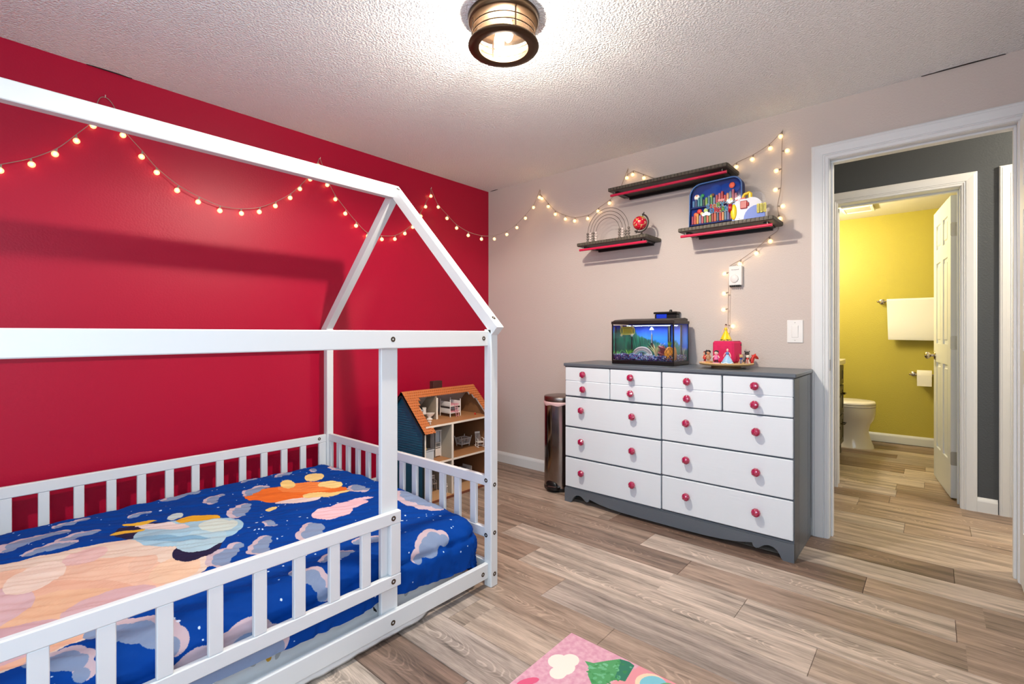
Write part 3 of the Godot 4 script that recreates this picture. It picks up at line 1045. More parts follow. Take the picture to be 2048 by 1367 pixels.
func bedding() -> void:
	# mattress with its printed sheet
	var sheet := thing("mattress", "low mattress in a white fitted sheet with small grey and black prints", "mattress", Vector3.ZERO)
	var fs := noise(77, 1.0)
	var ring := []
	var ny := 22
	var sections := []
	for i in 61:
		var z := lerpf(1.60, 3.48, i / 60.0)
		var sec := []
		for j in ny:
			var u := j / float(ny - 1)
			var yy := lerpf(0.006, 0.235, u)
			var low := 0.072 * smoothstep(0.075, 0.020, yy) * smoothstep(1.75, 1.95, z)
			var bulge := low + 0.012 * sin(PI * u) + 0.006 * fs.get_noise_2d(z * 14.0 + yy * 30.0, yy * 9.0) + 0.003 * fs.get_noise_2d(z * 40.0, 3.0)
			var endr := 1.0 - pow(1.0 - clampf(minf(z - 1.60, 3.48 - z) / 0.07, 0.0, 1.0), 2.0)
			sec.append(Vector3(1.385 + 0.035 * endr + bulge - 0.03 * pow(u, 6.0), yy + 0.005 * (1.0 - u) * fs.get_noise_2d(z * 5.0, 8.0), z))
		for j in range(ny - 1, -1, -1):
			sec.append(Vector3(0.125, lerpf(0.006, 0.235, j / float(ny - 1)), z))
		sections.append(sec)
	var im := Image.create(1024, 256, false, Image.FORMAT_RGB8)
	im.fill(c8(228, 230, 232))
	var r := RandomNumberGenerator.new()
	r.seed = 5
	for i in 26:
		var q := Vector2(r.randf_range(10, 1014), r.randf_range(20, 236))
		blob(im, q.x, q.y, r.randf_range(6, 12), r.randf_range(9, 20), r.randf_range(-0.6, 0.6), c8(178, 180, 180))
		if i % 3 == 0:
			blob(im, q.x + 40, q.y + 20, 2.5, 11, r.randf_range(-0.8, 0.8), c8(24, 22, 24))
			blob(im, q.x + 45, q.y + 26, 2.5, 8, r.randf_range(-1.8, 0.8), c8(24, 22, 24))
		if i % 5 == 0:
			blob(im, q.x - 40, q.y - 10, 7, 8, 0, c8(214, 160, 52))
	im.generate_mipmaps()
	var m := Mb.new().loft(sections)
	for i in m.t.size():
		m.t[i] = Vector2(m.v[i].z / 1.2, m.v[i].y / 0.3)
	put("fitted_sheet", m, mat(Color.WHITE, 0.85, 0.0, {"albedo_texture": ImageTexture.create_from_image(im)}), sheet)

	# duvet
	var f1 := noise(31, 1.0, FastNoiseLite.TYPE_SIMPLEX_SMOOTH, 2)
	var f2 := noise(32, 1.0, FastNoiseLite.TYPE_SIMPLEX_SMOOTH, 2)
	var na := 170
	var nb := 200
	var P := []
	for i in na + 1:
		var row := []
		for j in nb + 1:
			var b: float = lerpf(1.455, 3.44, j / float(nb))
			var a_end: float = 1.585 + 0.03 * clampf((2.3 - b) / 0.5, 0.0, 1.0) + 0.006 * sin(b * 9.0)
			var a: float = lerpf(0.115, a_end, i / float(na))
			row.append([duvet_point(a, b, 0.012, f1, f2), duvet_point(a, b, -0.012, f1, f2), Vector2(a / TU, (b - TV0) / (TV1 - TV0))])
		P.append(row)
	var dm := Mb.new()
	for side in 2:
		var N := []
		for i in na + 1:
			var row := []
			for j in nb + 1:
				var e: Vector3 = P[mini(i + 1, na)][j][side] - P[maxi(i - 1, 0)][j][side]
				var g: Vector3 = P[i][mini(j + 1, nb)][side] - P[i][maxi(j - 1, 0)][side]
				var q := g.cross(e).normalized()
				row.append(q if side == 0 else -q)
			N.append(row)
		for i in na:
			for j in nb:
				dm.smooth4([P[i][j][side], P[i + 1][j][side], P[i + 1][j + 1][side], P[i][j + 1][side]], [N[i][j], N[i + 1][j], N[i + 1][j + 1], N[i][j + 1]], [P[i][j][2], P[i + 1][j][2], P[i + 1][j + 1][2], P[i][j + 1][2]])
	# the rolled hem
	for i in na:
		for j in [0, nb]:
			var o := Vector3(0, 0, -1.0 if j == 0 else 1.0)
			dm.smooth4([P[i][j][0], P[i + 1][j][0], P[i + 1][j][1], P[i][j][1]], [o, o, o, o], [P[i][j][2], P[i + 1][j][2], P[i + 1][j][2], P[i][j][2]])
	for j in nb:
		for i in [0, na]:
			var o := Vector3(-1, 0, 0) if i == 0 else Vector3(0.3, -1, 0)
			dm.smooth4([P[i][j][0], P[i][j + 1][0], P[i][j + 1][1], P[i][j][1]], [o, o, o, o], [P[i][j][2], P[i][j + 1][2], P[i][j + 1][2], P[i][j][2]])
	var cloth := mat(Color.WHITE, 0.75, 0.0, {"metallic_specular": 0.2, "albedo_texture": duvet_texture()})
	var d := put("duvet", dm, cloth)
	tag(d, "blue duvet printed with clouds, stars, a peach moon and coloured planets", "duvet")


# ---------------------------------------------------------------- dresser

func knob_mesh() -> ArrayMesh:
	var m := Mb.new()
	m.x = Transform3D(Basis(Vector3.RIGHT, Vector3.BACK, Vector3.DOWN), Vector3.ZERO)
	m.lathe([Vector2(0.008, 0.0), Vector2(0.007, 0.010), Vector2(0.012, 0.011), Vector2(0.0185, 0.016), Vector2(0.0222, 0.023), Vector2(0.0205, 0.031), Vector2(0.0135, 0.0375), Vector2(0.006, 0.040), Vector2(0, 0.040)], 10, true)
	# raised facets like a cut-glass flower
	for i in 5:
		var f := TAU * i / 5
		m.ball(Vector3(cos(f) * 0.0135, 0.029, sin(f) * 0.0135), Vector3(0.0075, 0.009, 0.0075), 6)
	return m.done()


func dresser() -> void:
	var o := thing("dresser", "grey and white ten-drawer dresser with crimson crystal knobs", "dresser", Vector3.ZERO)
	var grain := noise_tex(noise(71, 0.02), 256)
	var grey := mat(c8(92, 100, 109), 0.36, 0.0, {"heightmap_enabled": true, "heightmap_texture": grain, "heightmap_scale": 0.03, "uv1_triplanar": true, "uv1_scale": Vector3(1.2, 9, 1.2)})
	var white := mat(c8(222, 230, 237), 0.42, 0.0, {"heightmap_enabled": true, "heightmap_texture": grain, "heightmap_scale": 0.02, "uv1_triplanar": true, "uv1_scale": Vector3(1, 8, 1)})
	var x0 := 1.133
	var x1 := 2.470
	var zb := 0.030
	var zf := 0.442
	# end panels as vertical boards with open grooves between them
	for s in [0, 1]:
		var e := put("end_panel", Mb.new().bx(Vector3(x0 + 0.004 if s == 0 else x1 - 0.022, 0.0, zb), Vector3(x0 + 0.022 if s == 0 else x1 - 0.004, 0.886, zf - 0.002)), grey, o)
		var zs := [zb, zb + 0.085, zb + 0.305, zf]
		for i in 3:
			put("board", Mb.new().bx(Vector3(x0 if s == 0 else x1 - 0.005, 0.0, zs[i] + 0.0012), Vector3(x0 + 0.005 if s == 0 else x1, 0.886, zs[i + 1] - 0.0012), 0.0012), grey, e)
	put("back_panel", Mb.new().bx(Vector3(x0 + 0.022, 0.06, zb), Vector3(x1 - 0.022, 0.886, zb + 0.008)), grey, o)
	put("frame", Mb.new().bx(Vector3(x0 + 0.022, 0.086, zb + 0.008), Vector3(x1 - 0.022, 0.889, zf - 0.014)), grey, o)
	var top := put("top", Mb.new().bx(Vector3(x0 - 0.006, 0.892, zb - 0.006), Vector3(x1 + 0.010, 0.912, zf + 0.016), 0.004), grey, o)
	put("moulding", Mb.new().bx(Vector3(x0 + 0.001, 0.884, zf - 0.01), Vector3(x1 - 0.001, 0.892, zf + 0.006), 0.002), grey, top)
	# scalloped plinth
	var p := PackedVector2Array()
	var half := [[0.0, 0.0], [0.048, 0.0], [0.056, 0.010], [0.063, 0.026], [0.074, 0.042], [0.090, 0.053], [0.112, 0.057], [0.130, 0.052], [0.146, 0.041], [0.158, 0.031], [0.168, 0.027], [0.178, 0.030], [0.184, 0.038], [0.187, 0.049], [0.20, 0.047], [0.25, 0.036], [0.32, 0.027], [0.42, 0.021], [0.55, 0.019]]
	for q in half:
		p.append(Vector2(x0 + q[0], q[1]))
	for i in range(half.size() - 1, -1, -1):
		p.append(Vector2(x1 - half[i][0], half[i][1]))
	p.append(Vector2(x1, 0.090))
	p.append(Vector2(x0, 0.090))
	var pm := Mb.new()
	pm.x.origin = Vector3(0, 0, zf - 0.010)
	pm.prism(p, 0.018)
	put("plinth", pm, grey, o)
	put("ledge", Mb.new().bx(Vector3(x0, 0.088, zf - 0.01), Vector3(x1, 0.099, zf + 0.001), 0.003), grey, o)
	# drawers
	var km := knob_mesh()
	var crystal := mat(c8(168, 5, 70), 0.12, 0.0, {"clearcoat_enabled": true, "clearcoat": 1.0, "clearcoat_roughness": 0.05, "metallic_specular": 0.8})
	var zk := zf + 0.008
	var fronts := []
	for c in [[1.1375, 1.466, 1.287], [1.4705, 1.798, 1.619], [1.8060, 2.132, 1.958], [2.1400, 2.4655, 2.300]]:
		fronts.append([c[0], c[1], 0.700, 0.886, [c[2]], true])
	for r in [[0.5005, 0.6895, 0.613], [0.302, 0.4895, 0.411], [0.1025, 0.2910, 0.210]]:
		fronts.append([1.1375, 1.798, r[0], r[1], [1.274, 1.630], false, r[2]])
		fronts.append([1.8060, 2.4655, r[0] + 0.002, r[1] + 0.004, [1.953, 2.306], false, r[2] + 0.001])
	for f in fronts:
		var d := Node3D.new()
		d.name = "drawer"
		o.add_child(d, true)
		if f[5]:
			put("front", Mb.new().bx(Vector3(f[0], f[2], zf - 0.012), Vector3(f[1], 0.797, zk), 0.004), white, d)
			put("front", Mb.new().bx(Vector3(f[0], 0.797, zf - 0.012), Vector3(f[1], f[3], zk), 0.004), white, d)
			for y in [0.843, 0.749]:
				put("knob", km, crystal, d, Vector3(f[4][0], y, zk))
		else:
			put("front", Mb.new().bx(Vector3(f[0], f[2], zf - 0.012), Vector3(f[1], f[3], zk), 0.003), white, d)
			for x in f[4]:
				put("knob", km, crystal, d, Vector3(x, f[6], zk))


# ---------------------------------------------------------------- shelves

func wall_shelf(x0: float, x1: float, y: float, label: String) -> void:
	var o := thing("wall_shelf", label, "shelf", Vector3((x0 + x1) / 2, y, 0.0), 0.0, "dark shelves with pink rods on the grey wall")
	var wood := mat(c8(58, 53, 46), 0.5)
	var brown := mat(c8(86, 78, 66), 0.55)
	var w := x1 - x0
	var d := 0.225
	put("board", Mb.new().bx(Vector3(-w / 2, 0.0, 0.001), Vector3(w / 2, 0.024, d), 0.004), wood, o)
	var e := Mb.new()
	var n := int(w / 0.0216)
	for i in n:
		var x := -w / 2 + w * (i + 0.5) / n
		e.box(Vector3(x, 0.0125, d + 0.001), Vector3(w / n * 0.80, 0.019, 0.005), 0.0015)
		e.box(Vector3(x, 0.0125, d + 0.0035), Vector3(w / n * 0.36, 0.009, 0.003), 0.001)
	for s in [-1.0, 1.0]:
		var k := 18
		for i in k:
			e.box(Vector3(s * (w / 2 + 0.001), 0.0125, 0.008 + (d - 0.012) * (i + 0.5) / k), Vector3(0.005, 0.019, (d - 0.012) / k * 0.62), 0.0015)
	var tr := put("edge_studs", e, brown, o)
	tr.set_meta("kind", "stuff")
	put("cleat", Mb.new().bx(Vector3(-w / 2 + 0.05, -0.018, 0.001), Vector3(w / 2 - 0.05, 0.0, 0.020)), black, o)
	for s in [-1.0, 1.0]:
		put("bracket", Mb.new().bx(Vector3(s * (w / 2 - 0.045) - 0.012, -0.008, 0.02), Vector3(s * (w / 2 - 0.045) + 0.012, 0.0, 0.19), 0.002), black, o)
		var c := Mb.new()
		c.tube([Vector3(s * (w / 2 - 0.035), -0.001, 0.198), Vector3(s * (w / 2 - 0.035), -0.020, 0.198)], 0.002)
		put("rod_pin", c, steel, o)
	put("rod", Mb.new().tube([Vector3(-w / 2 + 0.006, -0.022, 0.198), Vector3(w / 2 - 0.010, -0.022, 0.198)], 0.0085, 14), mat(c8(206, 30, 74), 0.4), o)


func shelves() -> void:
	wall_shelf(1.328, 2.092, 2.056, "longest dark wooden shelf with pink rod, highest on the grey wall")
	wall_shelf(1.809, 2.328, 1.717, "dark shelf with pink rod holding the blue story case")
	wall_shelf(1.080, 1.602, 1.717, "dark shelf with pink rod holding the wire rainbow and globe")


func text(parent: Node3D, called: String, s: String, size: float, at: Vector3, m: Material, turn := Vector3.ZERO, depth := 0.001, bold := true) -> MeshInstance3D:
	var t := TextMesh.new()
	var f := SystemFont.new()
	f.font_names = PackedStringArray(["Droid Sans"])
	f.font_weight = 700 if bold else 400
	t.font = f
	t.text = s
	t.font_size = 64
	t.pixel_size = size / 46.0
	t.depth = depth
	return put(called, t, m, parent, at, turn)


func shelf_toys() -> void:
	var top := 1.7415
	# rainbow of wires with beads
	var a := thing("bead_rainbow", "rainbow of four bent wires strung with grey and white beads", "toy", Vector3(1.296, top, 0.175))
	var wire := mat(c8(92, 82, 72), 0.4, 0.7)
	var light := mat(c8(214, 198, 190), 0.6)
	var dark := mat(c8(122, 112, 104), 0.6)
	for k in 4:
		var r := 0.158 - 0.0225 * k
		var p := [Vector3(-r, 0.0, 0)]
		for i in 25:
			var f := PI - PI * i / 24.0
			p.append(Vector3(cos(f) * r, 0.062 + sin(f) * (r + 0.002), 0))
		p.append(Vector3(r, 0.0, 0))
		put("wire", Mb.new().tube(p, 0.0016, 6), wire, a)
		for s in [-1.0, 1.0]:
			var n: int = 4 if s < 0 else [4, 3, 4, 4][k]
			for i in n:
				put("bead", Mb.new().ball(Vector3(s * r, 0.0115 + 0.0178 * i, 0), Vector3(0.0098, 0.009, 0.0098), 12), dark if (k % 2 == 0) == (s < 0) or k == 0 else light, a)
	put("foot_strip", Mb.new().bx(Vector3(-0.17, 0.0, -0.012), Vector3(0.17, 0.003, 0.012)), mat(c8(190, 178, 166), 0.6), a)
	# globe
	var g := thing("globe", "small crimson globe on a dark curved stand", "globe", Vector3(1.535, top, 0.175))
	var gm := noise(86, 2.3, FastNoiseLite.TYPE_SIMPLEX_SMOOTH, 3)
	var im := Image.create(256, 128, false, Image.FORMAT_RGB8)
	for j in 128:
		for i in 256:
			var f := TAU * i / 256.0
			var h := PI * j / 128.0 - PI / 2
			var q := Vector3(cos(f) * cos(h), sin(h), sin(f) * cos(h)) * 1.1
			var n := gm.get_noise_3dv(q)
			var c := c8(196, 10, 46)
			if n > 0.22:
				c = [c8(214, 176, 50), c8(206, 150, 190), c8(214, 214, 90), c8(150, 190, 140)][int(absf(gm.get_noise_3dv(q * 0.6 + Vector3(5, 2, 1))) * 12.0) % 4]
			if h > 1.0:
				c = c8(216, 176, 56)
			im.set_pixel(i, j, c)
	var tilt := Basis(Vector3.BACK, -0.41)
	var ball := Mb.new()
	ball.lathe(_ball_profile(0.0455), 28)
	for i in ball.t.size():
		ball.t[i] = Vector2(ball.t[i].x, asin(clampf(ball.v[i].y / 0.0455, -1, 1)) / PI + 0.5)
	put("sphere", ball, mat(Color.WHITE, 0.25, 0.0, {"albedo_texture": ImageTexture.create_from_image(im)}), g, Vector3(0, 0.083, 0), tilt.get_euler())
	var stand := mat(c8(46, 38, 34), 0.45)
	var arc := []
	for i in 17:
		var f := lerpf(-PI / 2 - 0.25, PI / 2 + 0.12, i / 16.0) - 0.41
		arc.append(Vector3(cos(f) * 0.058, 0.083 + sin(f) * 0.058, 0))
	put("arm", Mb.new().tube(arc, 0.0052, 8), stand, g)
	put("axis", Mb.new().tube([tilt * Vector3(0, -0.068, 0) + Vector3(0, 0.083, 0), tilt * Vector3(0, 0.073, 0) + Vector3(0, 0.083, 0)], 0.0035), stand, g)
	put("base", Mb.new().lathe([Vector2(0, 0.0), Vector2(0.034, 0.0), Vector2(0.033, 0.004), Vector2(0.012, 0.010), Vector2(0.006, 0.014), Vector2(0.005, 0.030), Vector2(0, 0.030)], 20), stand, g, Vector3(0.012, 0, 0))

	# story case
	var c := thing("toy_case", "blue see-through toy case of tiny bright books with bubble lettering", "toy case", Vector3(2.010, top, 0.185))
	var hw := 0.152
	var hh := 0.262
	var poly := PackedVector2Array([Vector2(-hw, 0.0), Vector2(hw, 0.0)])
	for i in 9:
		var f := PI / 2 * i / 8.0
		poly.append(Vector2(hw - 0.055 + 0.055 * cos(f), hh - 0.055 + 0.055 * sin(f)))
	for i in 9:
		var f := PI / 2 + PI / 2 * i / 8.0
		poly.append(Vector2(-hw + 0.075 + 0.070 * cos(f), hh - 0.080 + 0.075 * sin(f)))
	var navy := mat(c8(8, 32, 98), 0.5, 0.0, {"metallic_specular": 0.25})
	var bm := Mb.new()
	bm.x.origin = Vector3(0, 0, -0.05)
	bm.prism(poly, 0.030, true)
	put("back_shell", bm, navy, c)
	var inner := Geometry2D.offset_polygon(poly, -0.008)[0]
	var fm := Mb.new()
	var rim: Array = []
	for q in Geometry2D.offset_polygon(poly, -0.003)[0]:
		rim.append(Vector3(q.x, q.y, 0.002))
	put("rim", Mb.new().tube(rim, 0.0045, 8, true), mat(c8(52, 98, 160), 0.3), c)
	var wall_m := Mb.new()
	for i in poly.size():
		var q0 := poly[i]
		var q1 := poly[(i + 1) % poly.size()]
		var e := (q1 - q0).normalized()
		wall_m.quad(Vector3(q0.x, q0.y, -0.02), Vector3(q1.x, q1.y, -0.02), Vector3(q1.x, q1.y, 0.0), Vector3(q0.x, q0.y, 0.0), Vector3(e.y, -e.x, 0))
	put("side_wall", wall_m, navy, c)
	# a darker blue backdrop with pale blue cut-out hills
	fm.x.origin = Vector3(0, 0, -0.0198)
	fm.prism(inner, 0.0006)
	put("backdrop", fm, mat(c8(6, 38, 118), 0.6, 0.0, {"metallic_specular": 0.2}), c)
	for q in [[-0.045, 0.19, 0.030, 0.0], [0.0, 0.205, 0.034, 0.0013], [0.06, 0.20, 0.036, 0.0], [0.11, 0.205, 0.028, 0.0013], [-0.09, 0.175, 0.024, 0.0013]]:
		put("cut_out", Mb.new().at(Vector3(q[0], q[1], -0.0185 + q[3]), Vector3(PI / 2, 0, 0)).lathe([Vector2(0, -0.0006), Vector2(q[2], -0.0006), Vector2(q[2], 0.0006), Vector2(0, 0.0006)], 20), mat(c8(14, 60, 150), 0.6, 0.0, {"metallic_specular": 0.2}), c)
	var cols := [c8(176, 40, 80), c8(228, 90, 60), c8(238, 170, 70), c8(150, 150, 190), c8(206, 80, 96), c8(96, 140, 96), c8(226, 110, 70), c8(140, 170, 80), c8(170, 40, 50), c8(226, 100, 50), c8(70, 90, 120), c8(214, 60, 50), c8(236, 160, 90), c8(90, 140, 170), c8(120, 120, 180), c8(160, 60, 70), c8(220, 120, 60)]
	for i in 17:
		var h := 0.050 + 0.006 * ((i * 7) % 3)
		put("book_spine", Mb.new().box(Vector3(-0.130 + 0.0146 * i, 0.020 + h / 2, -0.011), Vector3(0.0125, h, 0.016), 0.002), mat(cols[i].darkened(0.18), 0.5), c)
	var cols2 := [c8(50, 130, 190), c8(30, 60, 130), c8(30, 150, 170), c8(60, 170, 150), c8(24, 40, 70), c8(140, 190, 60), c8(60, 130, 160), c8(70, 150, 60), c8(130, 150, 190), c8(206, 50, 70), c8(226, 110, 130), c8(210, 30, 50), c8(230, 50, 60), c8(240, 140, 70), c8(40, 100, 160), c8(190, 70, 110), c8(206, 110, 140)]
	for i in 17:
		var h := 0.040 + 0.008 * ((i * 5) % 4)
		put("book_spine", Mb.new().box(Vector3(-0.124 + 0.0150 * i, 0.122 + h / 2 + (0.004 if i > 8 else 0.0), -0.011), Vector3(0.0128, h, 0.016), 0.002), mat(cols2[i].darkened(0.22), 0.5), c)
	put("shelf_ledge", Mb.new().bx(Vector3(-0.142, 0.012, -0.018), Vector3(0.12, 0.019, 0.0)), navy, c)
	put("shelf_ledge", Mb.new().bx(Vector3(-0.142, 0.114, -0.018), Vector3(0.13, 0.121, 0.0)), navy, c)
	# little lumps standing for the toys shown inside
	for q in [[-0.105, 0.180, 0.017, 240, 236, 226], [-0.105, 0.186, 0.010, 226, 130, 90], [-0.072, 0.185, 0.011, 40, 150, 80], [-0.012, 0.178, 0.010, 110, 60, 40], [-0.022, 0.172, 0.008, 190, 200, 60], [0.095, 0.215, 0.017, 226, 90, 60], [-0.090, 0.094, 0.015, 206, 50, 40], [-0.112, 0.078, 0.013, 226, 100, 50], [-0.052, 0.094, 0.014, 180, 206, 110], [-0.075, 0.078, 0.011, 236, 200, 130]]:
		put("toy_lump", Mb.new().ball(Vector3(q[0], q[1], -0.008), Vector3(q[2], q[2], 0.007), 12), mat(c8(q[3], q[4], q[5]), 0.5), c)
	put("maker_badge", Mb.new().at(Vector3(0.038, 0.137, 0.003)).box(Vector3.ZERO, Vector3(0.034, 0.011, 0.002), 0.001), mat(c8(240, 226, 226), 0.4), c)
	put("maker_badge", Mb.new().at(Vector3(0.038, 0.137, 0.0038)).box(Vector3.ZERO, Vector3(0.030, 0.007, 0.002), 0.001), mat(c8(206, 24, 40), 0.4), c)
	# the lettering
	var ink := [c8(60, 150, 220), c8(226, 50, 60), c8(240, 130, 60), c8(120, 190, 60), c8(80, 170, 220)]
	var word1 := ["S", "t", "o", "R", "Y"]
	var word2 := ["D", "R", "e", "A", "M"]
	var px1 := [-0.038, -0.018, 0.001, 0.022, 0.045]
	var px2 := [-0.014, 0.009, 0.029, 0.048, 0.071]
	var ink2 := [c8(50, 140, 220), c8(226, 40, 60), c8(214, 40, 60), c8(110, 180, 60), c8(70, 160, 220)]
	var paper := mat(c8(196, 202, 212), 0.6, 0.0, {"metallic_specular": 0.2})
	for i in 5:
		for q in [[word1[i], px1[i], 0.112, 0.027, ink[i]], [word2[i], px2[i], 0.084, 0.029, ink2[i]]]:
			for w in [[0.0022, 0.0], [-0.0022, 0.0], [0.0, 0.0022], [0.0, -0.0022]]:
				text(c, "letter_outline", q[0], q[3], Vector3(q[1] + w[0], q[2] + w[1], 0.0018), paper)
			text(c, "letter", q[0], q[3], Vector3(q[1], q[2], 0.0036), mat(q[4].darkened(0.28), 0.6, 0.0, {"metallic_specular": 0.2}))
	for q in [[-0.062, 0.069, 0.012], [-0.047, 0.074, 0.014], [-0.032, 0.068, 0.012]]:
		put("cloud_sticker", Mb.new().ball(Vector3(q[0], q[1], 0.002), Vector3(q[2], q[2] * 0.8, 0.0015), 14), mat(c8(214, 226, 240), 0.4), c)
	var star := PackedVector2Array()
	for i in 10:
		var f := PI / 2 + TAU * i / 10
		star.append(Vector2(cos(f), sin(f)) * (0.011 if i % 2 == 0 else 0.005))
	var sm := Mb.new()
	sm.x.origin = Vector3(0.093, 0.133, 0.002)
	sm.prism(star, 0.002)
	put("star_sticker", sm, mat(c8(240, 214, 70), 0.4), c)
	var tail := Mb.new()
	tail.x.origin = Vector3(0.0, 0.0, 0.002)
	tail.prism(PackedVector2Array([Vector2(0.058, 0.116), Vector2(0.086, 0.126), Vector2(0.083, 0.133)]), 0.0015)
	put("star_tail", tail, mat(c8(150, 206, 226), 0.4), c)
	put("front_cover", Mb.new().at(Vector3(0, 0, 0.0008)).prism(inner, 0.0008), pane(Color(0.1, 0.12, 0.14), 0.004), c)

	# projector toy
	var t := thing("toy_projector", "white, blue and red toy projector with a yellow handle", "toy", Vector3(2.160, top, 0.16))
	var shell := mat(c8(186, 189, 203), 0.4)
	var body := PackedVector2Array([Vector2(-0.030, 0.0), Vector2(0.022, 0.0), Vector2(0.125, 0.0), Vector2(0.125, 0.046), Vector2(0.110, 0.058)])
	for i in 9:
		var f := lerpf(0.0, PI * 0.62, i / 8.0)
		body.append(Vector2(0.056 + 0.052 * cos(f), 0.070 + 0.048 * sin(f)))
	body.append_array(PackedVector2Array([Vector2(-0.010, 0.116), Vector2(-0.030, 0.104)]))
	put("body", Mb.new().prism(body, 0.052), shell, t)
	var fender := PackedVector2Array([Vector2(0.018, 0.0), Vector2(0.126, 0.0), Vector2(0.126, 0.066), Vector2(0.100, 0.071)])
	for i in 7:
		var f := PI / 2 + PI / 2 * i / 6.0
		fender.append(Vector2(0.088 + 0.070 * cos(f), 0.0 + 0.071 * sin(f)))
	var fb := Mb.new()
	fb.x.origin.z = 0.048
	put("blue_fender", fb.prism(fender, 0.010, true), mat(c8(12, 78, 176), 0.4), t)
	var fr := PackedVector2Array([Vector2(-0.046, 0.0), Vector2(-0.014, 0.0), Vector2(-0.014, 0.092), Vector2(-0.022, 0.102), Vector2(-0.038, 0.102), Vector2(-0.046, 0.092)])
	put("blue_front", Mb.new().at(Vector3(0, 0, 0.004)).prism(fr, 0.046), mat(c8(24, 90, 176), 0.35), t)
	var yb := Mb.new()
	yb.x = Transform3D(Basis.from_scale(Vector3(0.017, 0.044, 0.010)), Vector3(-0.036, 0.050, 0.052))
	put("yellow_button", yb.ball(Vector3.ZERO, Vector3.ONE, 18), mat(c8(236, 204, 30), 0.35), t)
	var lens := Mb.new()
	lens.x = Transform3D(Basis(Vector3.UP, Vector3(-1, 0, 0.25).normalized(), Vector3(0.25, 0, 1).normalized()), Vector3(-0.048, 0.076, 0.042))
	put("red_lens_barrel", lens.lathe([Vector2(0, 0.0), Vector2(0.024, 0.0), Vector2(0.026, 0.012), Vector2(0.022, 0.018), Vector2(0.012, 0.016), Vector2(0, 0.014)], 24), mat(c8(170, 14, 20), 0.35), t)
	put("red_bar", Mb.new().at(Vector3(0.0, 0.118, 0.028), Vector3(0, 0, 0.06)).box(Vector3.ZERO, Vector3(0.054, 0.009, 0.045), 0.003), mat(c8(190, 24, 36), 0.35), t)
	var rs := Mb.new().box(Vector3(0.018, 0.082, 0.055), Vector3(0.036, 0.044, 0.010), 0.003)
	rs.box(Vector3(0.040, 0.082, 0.055), Vector3(0.010, 0.022, 0.010), 0.003)
	put("red_switch", rs, mat(c8(160, 14, 22), 0.4), t)
	var hp := [Vector3(0.008, 0.118, 0.026), Vector3(0.008, 0.136, 0.026), Vector3(0.014, 0.146, 0.026), Vector3(0.040, 0.152, 0.026), Vector3(0.046, 0.146, 0.026), Vector3(0.046, 0.106, 0.026)]
	put("yellow_handle", Mb.new().tube(hp, 0.0085, 10), mat(c8(234, 196, 20), 0.35), t)
	put("yellow_grip", Mb.new().box(Vector3(0.046, 0.124, 0.036), Vector3(0.017, 0.054, 0.012), 0.005), mat(c8(240, 206, 36), 0.35), t)
	for i in 3:
		put("yellow_card", Mb.new().box(Vector3(0.094 + 0.0165 * i, 0.048, 0.062), Vector3(0.0135, 0.050, 0.010), 0.002), mat(c8(206, 196, 86), 0.45), t)
		put("yellow_card_ridge", Mb.new().box(Vector3(0.094 + 0.0165 * i, 0.048, 0.067), Vector3(0.005, 0.040, 0.004), 0.001), mat(c8(150, 140, 50), 0.45), t)
	put("clear_reel", Mb.new().at(Vector3(0.070, 0.100, 0.020), Vector3(PI / 2, 0, 0)).lathe([Vector2(0, 0), Vector2(0.052, 0), Vector2(0.052, 0.008), Vector2(0, 0.008)], 28), pane(Color(0.8, 0.8, 0.84), 0.07), t)
	for i in 7:
		put("clear_bristle", Mb.new().tube([Vector3(-0.016, 0.120, 0.02), Vector3(-0.032 + 0.006 * i, 0.146 + 0.004 * (i % 2), 0.014 + 0.002 * i)], [0.003, 0.0015], 6), mat(c8(226, 214, 226), 0.2), t)
	for q in [[-0.006, 0.108], [-0.006, 0.008]]:
		put("screw", Mb.new().ball(Vector3(q[0], q[1], 0.053), Vector3(0.0018, 0.0018, 0.001), 8), black, t)


func _ball_profile(r: float) -> Array:
	var p := []
	for i in 17:
		var f := -PI / 2 + PI * i / 16
		p.append(Vector2(r * maxf(cos(f), 0.0) if i > 0 and i < 16 else 0.0, r * sin(f)))
	return p


# ---------------------------------------------------------------- string lights

